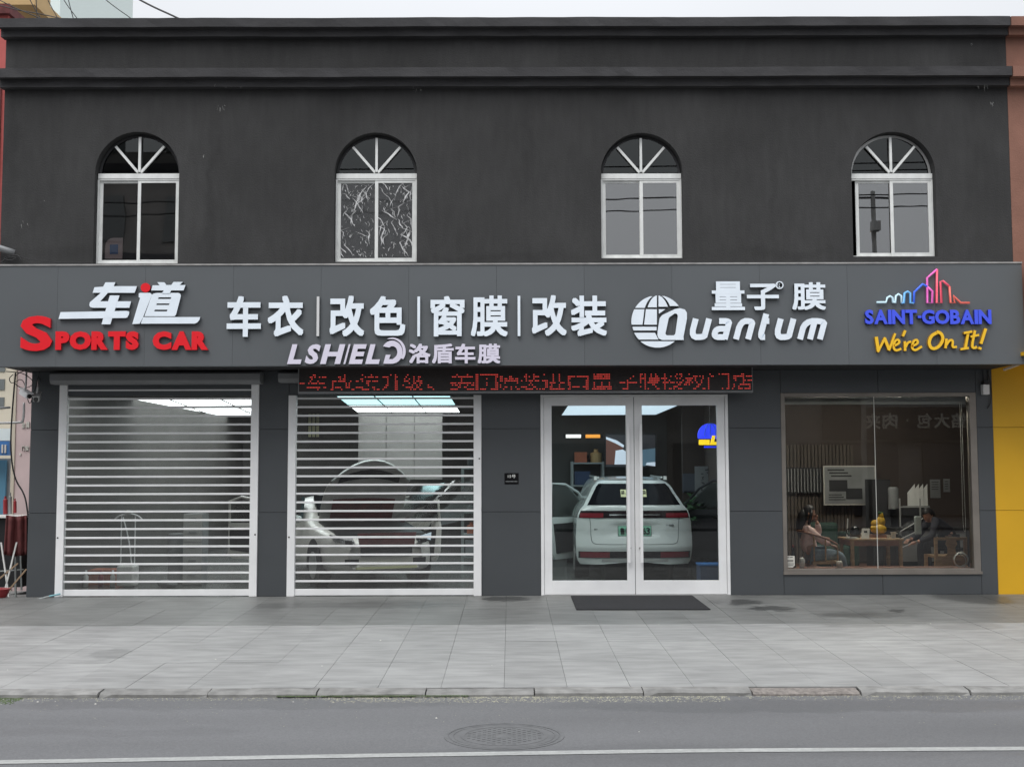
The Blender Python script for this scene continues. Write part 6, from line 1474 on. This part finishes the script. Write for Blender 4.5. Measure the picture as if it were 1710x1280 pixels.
e = empty('tool_pole', tuple(P(30, 1010, -.5))); tag(e, 'long thin pole lying from the left edge to the shutter foot', 'pole')
MB().tube([P(-5, 1018, -.35), P(82, 995, -.12)], .011, 8).build('shaft', 'greystick', e); MB().tube([P(82, 995, -.12), P(101, 991, -.06)], .013, 8).build('grip', 'cyanpipe', e)
for i, (px, w_, h0, h1, m_, lab) in enumerate(((9, 7, 828, 858, 'redplastic', 'red canister on the stall left of the pillar'), (17, 5, 822, 858, 'papergrey', 'grey bottle between red and white cans on the left stall'), (25, 5, 832, 856, 'redplastic', 'slimmer red can at the right on the left stall'))):
    p = P(px, h1, 1.6); q = P(px, h0, 1.6); m = MB(); r_ = w_/2/100; m.tube([p, p+(q-p)*.8, p+(q-p)*.85, q], [r_, r_, r_*.5, r_*.5], 12); simple('canister', lab, 'canister', m, m_)
e = empty('stall_table', (P(15, 900, 1.6).x, 1.6, 0)); tag(e, 'cluttered white-topped stall table left of the dark pillar', 'table'); a = P(-30, 860, 1.5).x; b = P(44, 860, 1.5).x; zt_ = Z(858, 1.6)
box('table_top', 'whiteplastic', e, a, b, 1.4, 2.0, zt_-.03, zt_); box('cabinet', 'black', e, a+.05, b-.05, 1.5, 1.95, 0, zt_-.031)
a = P(-30, 1010, .4); e = empty('red_basin', tuple(P(2, 1006, .0))); tag(e, 'red plastic basin at the bottom left beside the pavement edge', 'basin'); c = e.location
MB().tube([(c.x-.08, 0, -.02), (c.x-.08, 0, .1), (c.x-.08, 0, .12)], [.14, .19, .2], 20).build('bowl', 'redplastic', e)
# ================================================================== ACROSS THE ROAD (seen mirrored in the glass)
ob = empty('opposite_building', (-20, -25, 0)); tag(ob, 'grey block of flats across the road, seen in reflections', 'building')
box('wall', 'oppwall', ob, -45, -9.5, -40, -30, 0, 14.4)
for r_ in range(4):
    box('floor_band', 'oppdark', ob, -45, -9.6, -29.999, -29.8, 2.6+r_*3.6, 3.1+r_*3.6)
    for k in range(8):
        x = -43+k*4.2; MB().box(x, x+2.6, -29.999, -29.93, 3.6+r_*3.6, 5.4+r_*3.6).build('window', 'towerwin', ob)
lb_ = empty('opposite_shops', (5, -25, 0)); tag(lb_, 'low row of shops across the road, seen in reflections', 'building')
box('wall', 'oppwall', lb_, -9.3, 45, -38, -30, 0, 6.6)
for k in range(10):
    x = -8.5+k*5; MB().box(x, x+4, -29.999, -29.9, 0, 2.9).build('shopfront', 'oppdark', lb_)
os_ = empty('opposite_sign', (15, -29.8, 4)); tag(os_, 'dark shop sign with white characters across the road, seen mirrored in the window', 'sign')
box('panel', 'black', os_, 12.5, 22, -29.899, -29.7, 3.0, 4.9); box('upper_strip', 'papergrey', os_, 14.2, 20.5, -29.699, -29.68, 4.3, 4.75)

# facing the street from across: readable from this side, mirrored only by the glass
for k, t in enumerate('饺馅大包·肉夹'):
    x = 18.9-.69*k; mb = MB(); text_mb(mb, t, x-.6 if t != '·' else x-.35, 3.45 if t != '·' else 3.7, x if t != '·' else x-.25, 4.05 if t != '·' else 3.8, -29.66, -29.69, .02, mirror=True); mb.build('character', 'paper', os_)
wp = empty('utility_pole', (11.5, -21, -.09)); tag(wp, 'utility pole with a box across the road, seen in reflections', 'pole')
MB().tube([(11.5, -21, -.09), (11.5, -21, 10.6)], [.09, .07], 12).build('post', 'concrete', wp); MB().box(11.35, 11.6, -20.9, -20.6, 9.3, 9.6).build('camera_box', 'concrete', wp); MB().bar((10.9, -21, 10.4), (12.0, -21, 10.4), .06).build('crossarm', 'dark', wp)
for i, z in enumerate((11.4, 11.15, 10.35, 9.95)):
    pts = [(-40+k*8, -20.8+.06*i, z+.012*(-40+k*8)+.15*math.sin(k*.8)*.5) for k in range(12)]
    tag(MB().tube(smoothpath(pts, 1), .022, 5).build('street_wire', 'cable'), ['topmost', 'second', 'third', 'lowest'][i]+' street wire across the road, seen in the window reflections', 'cable', 'street wires')
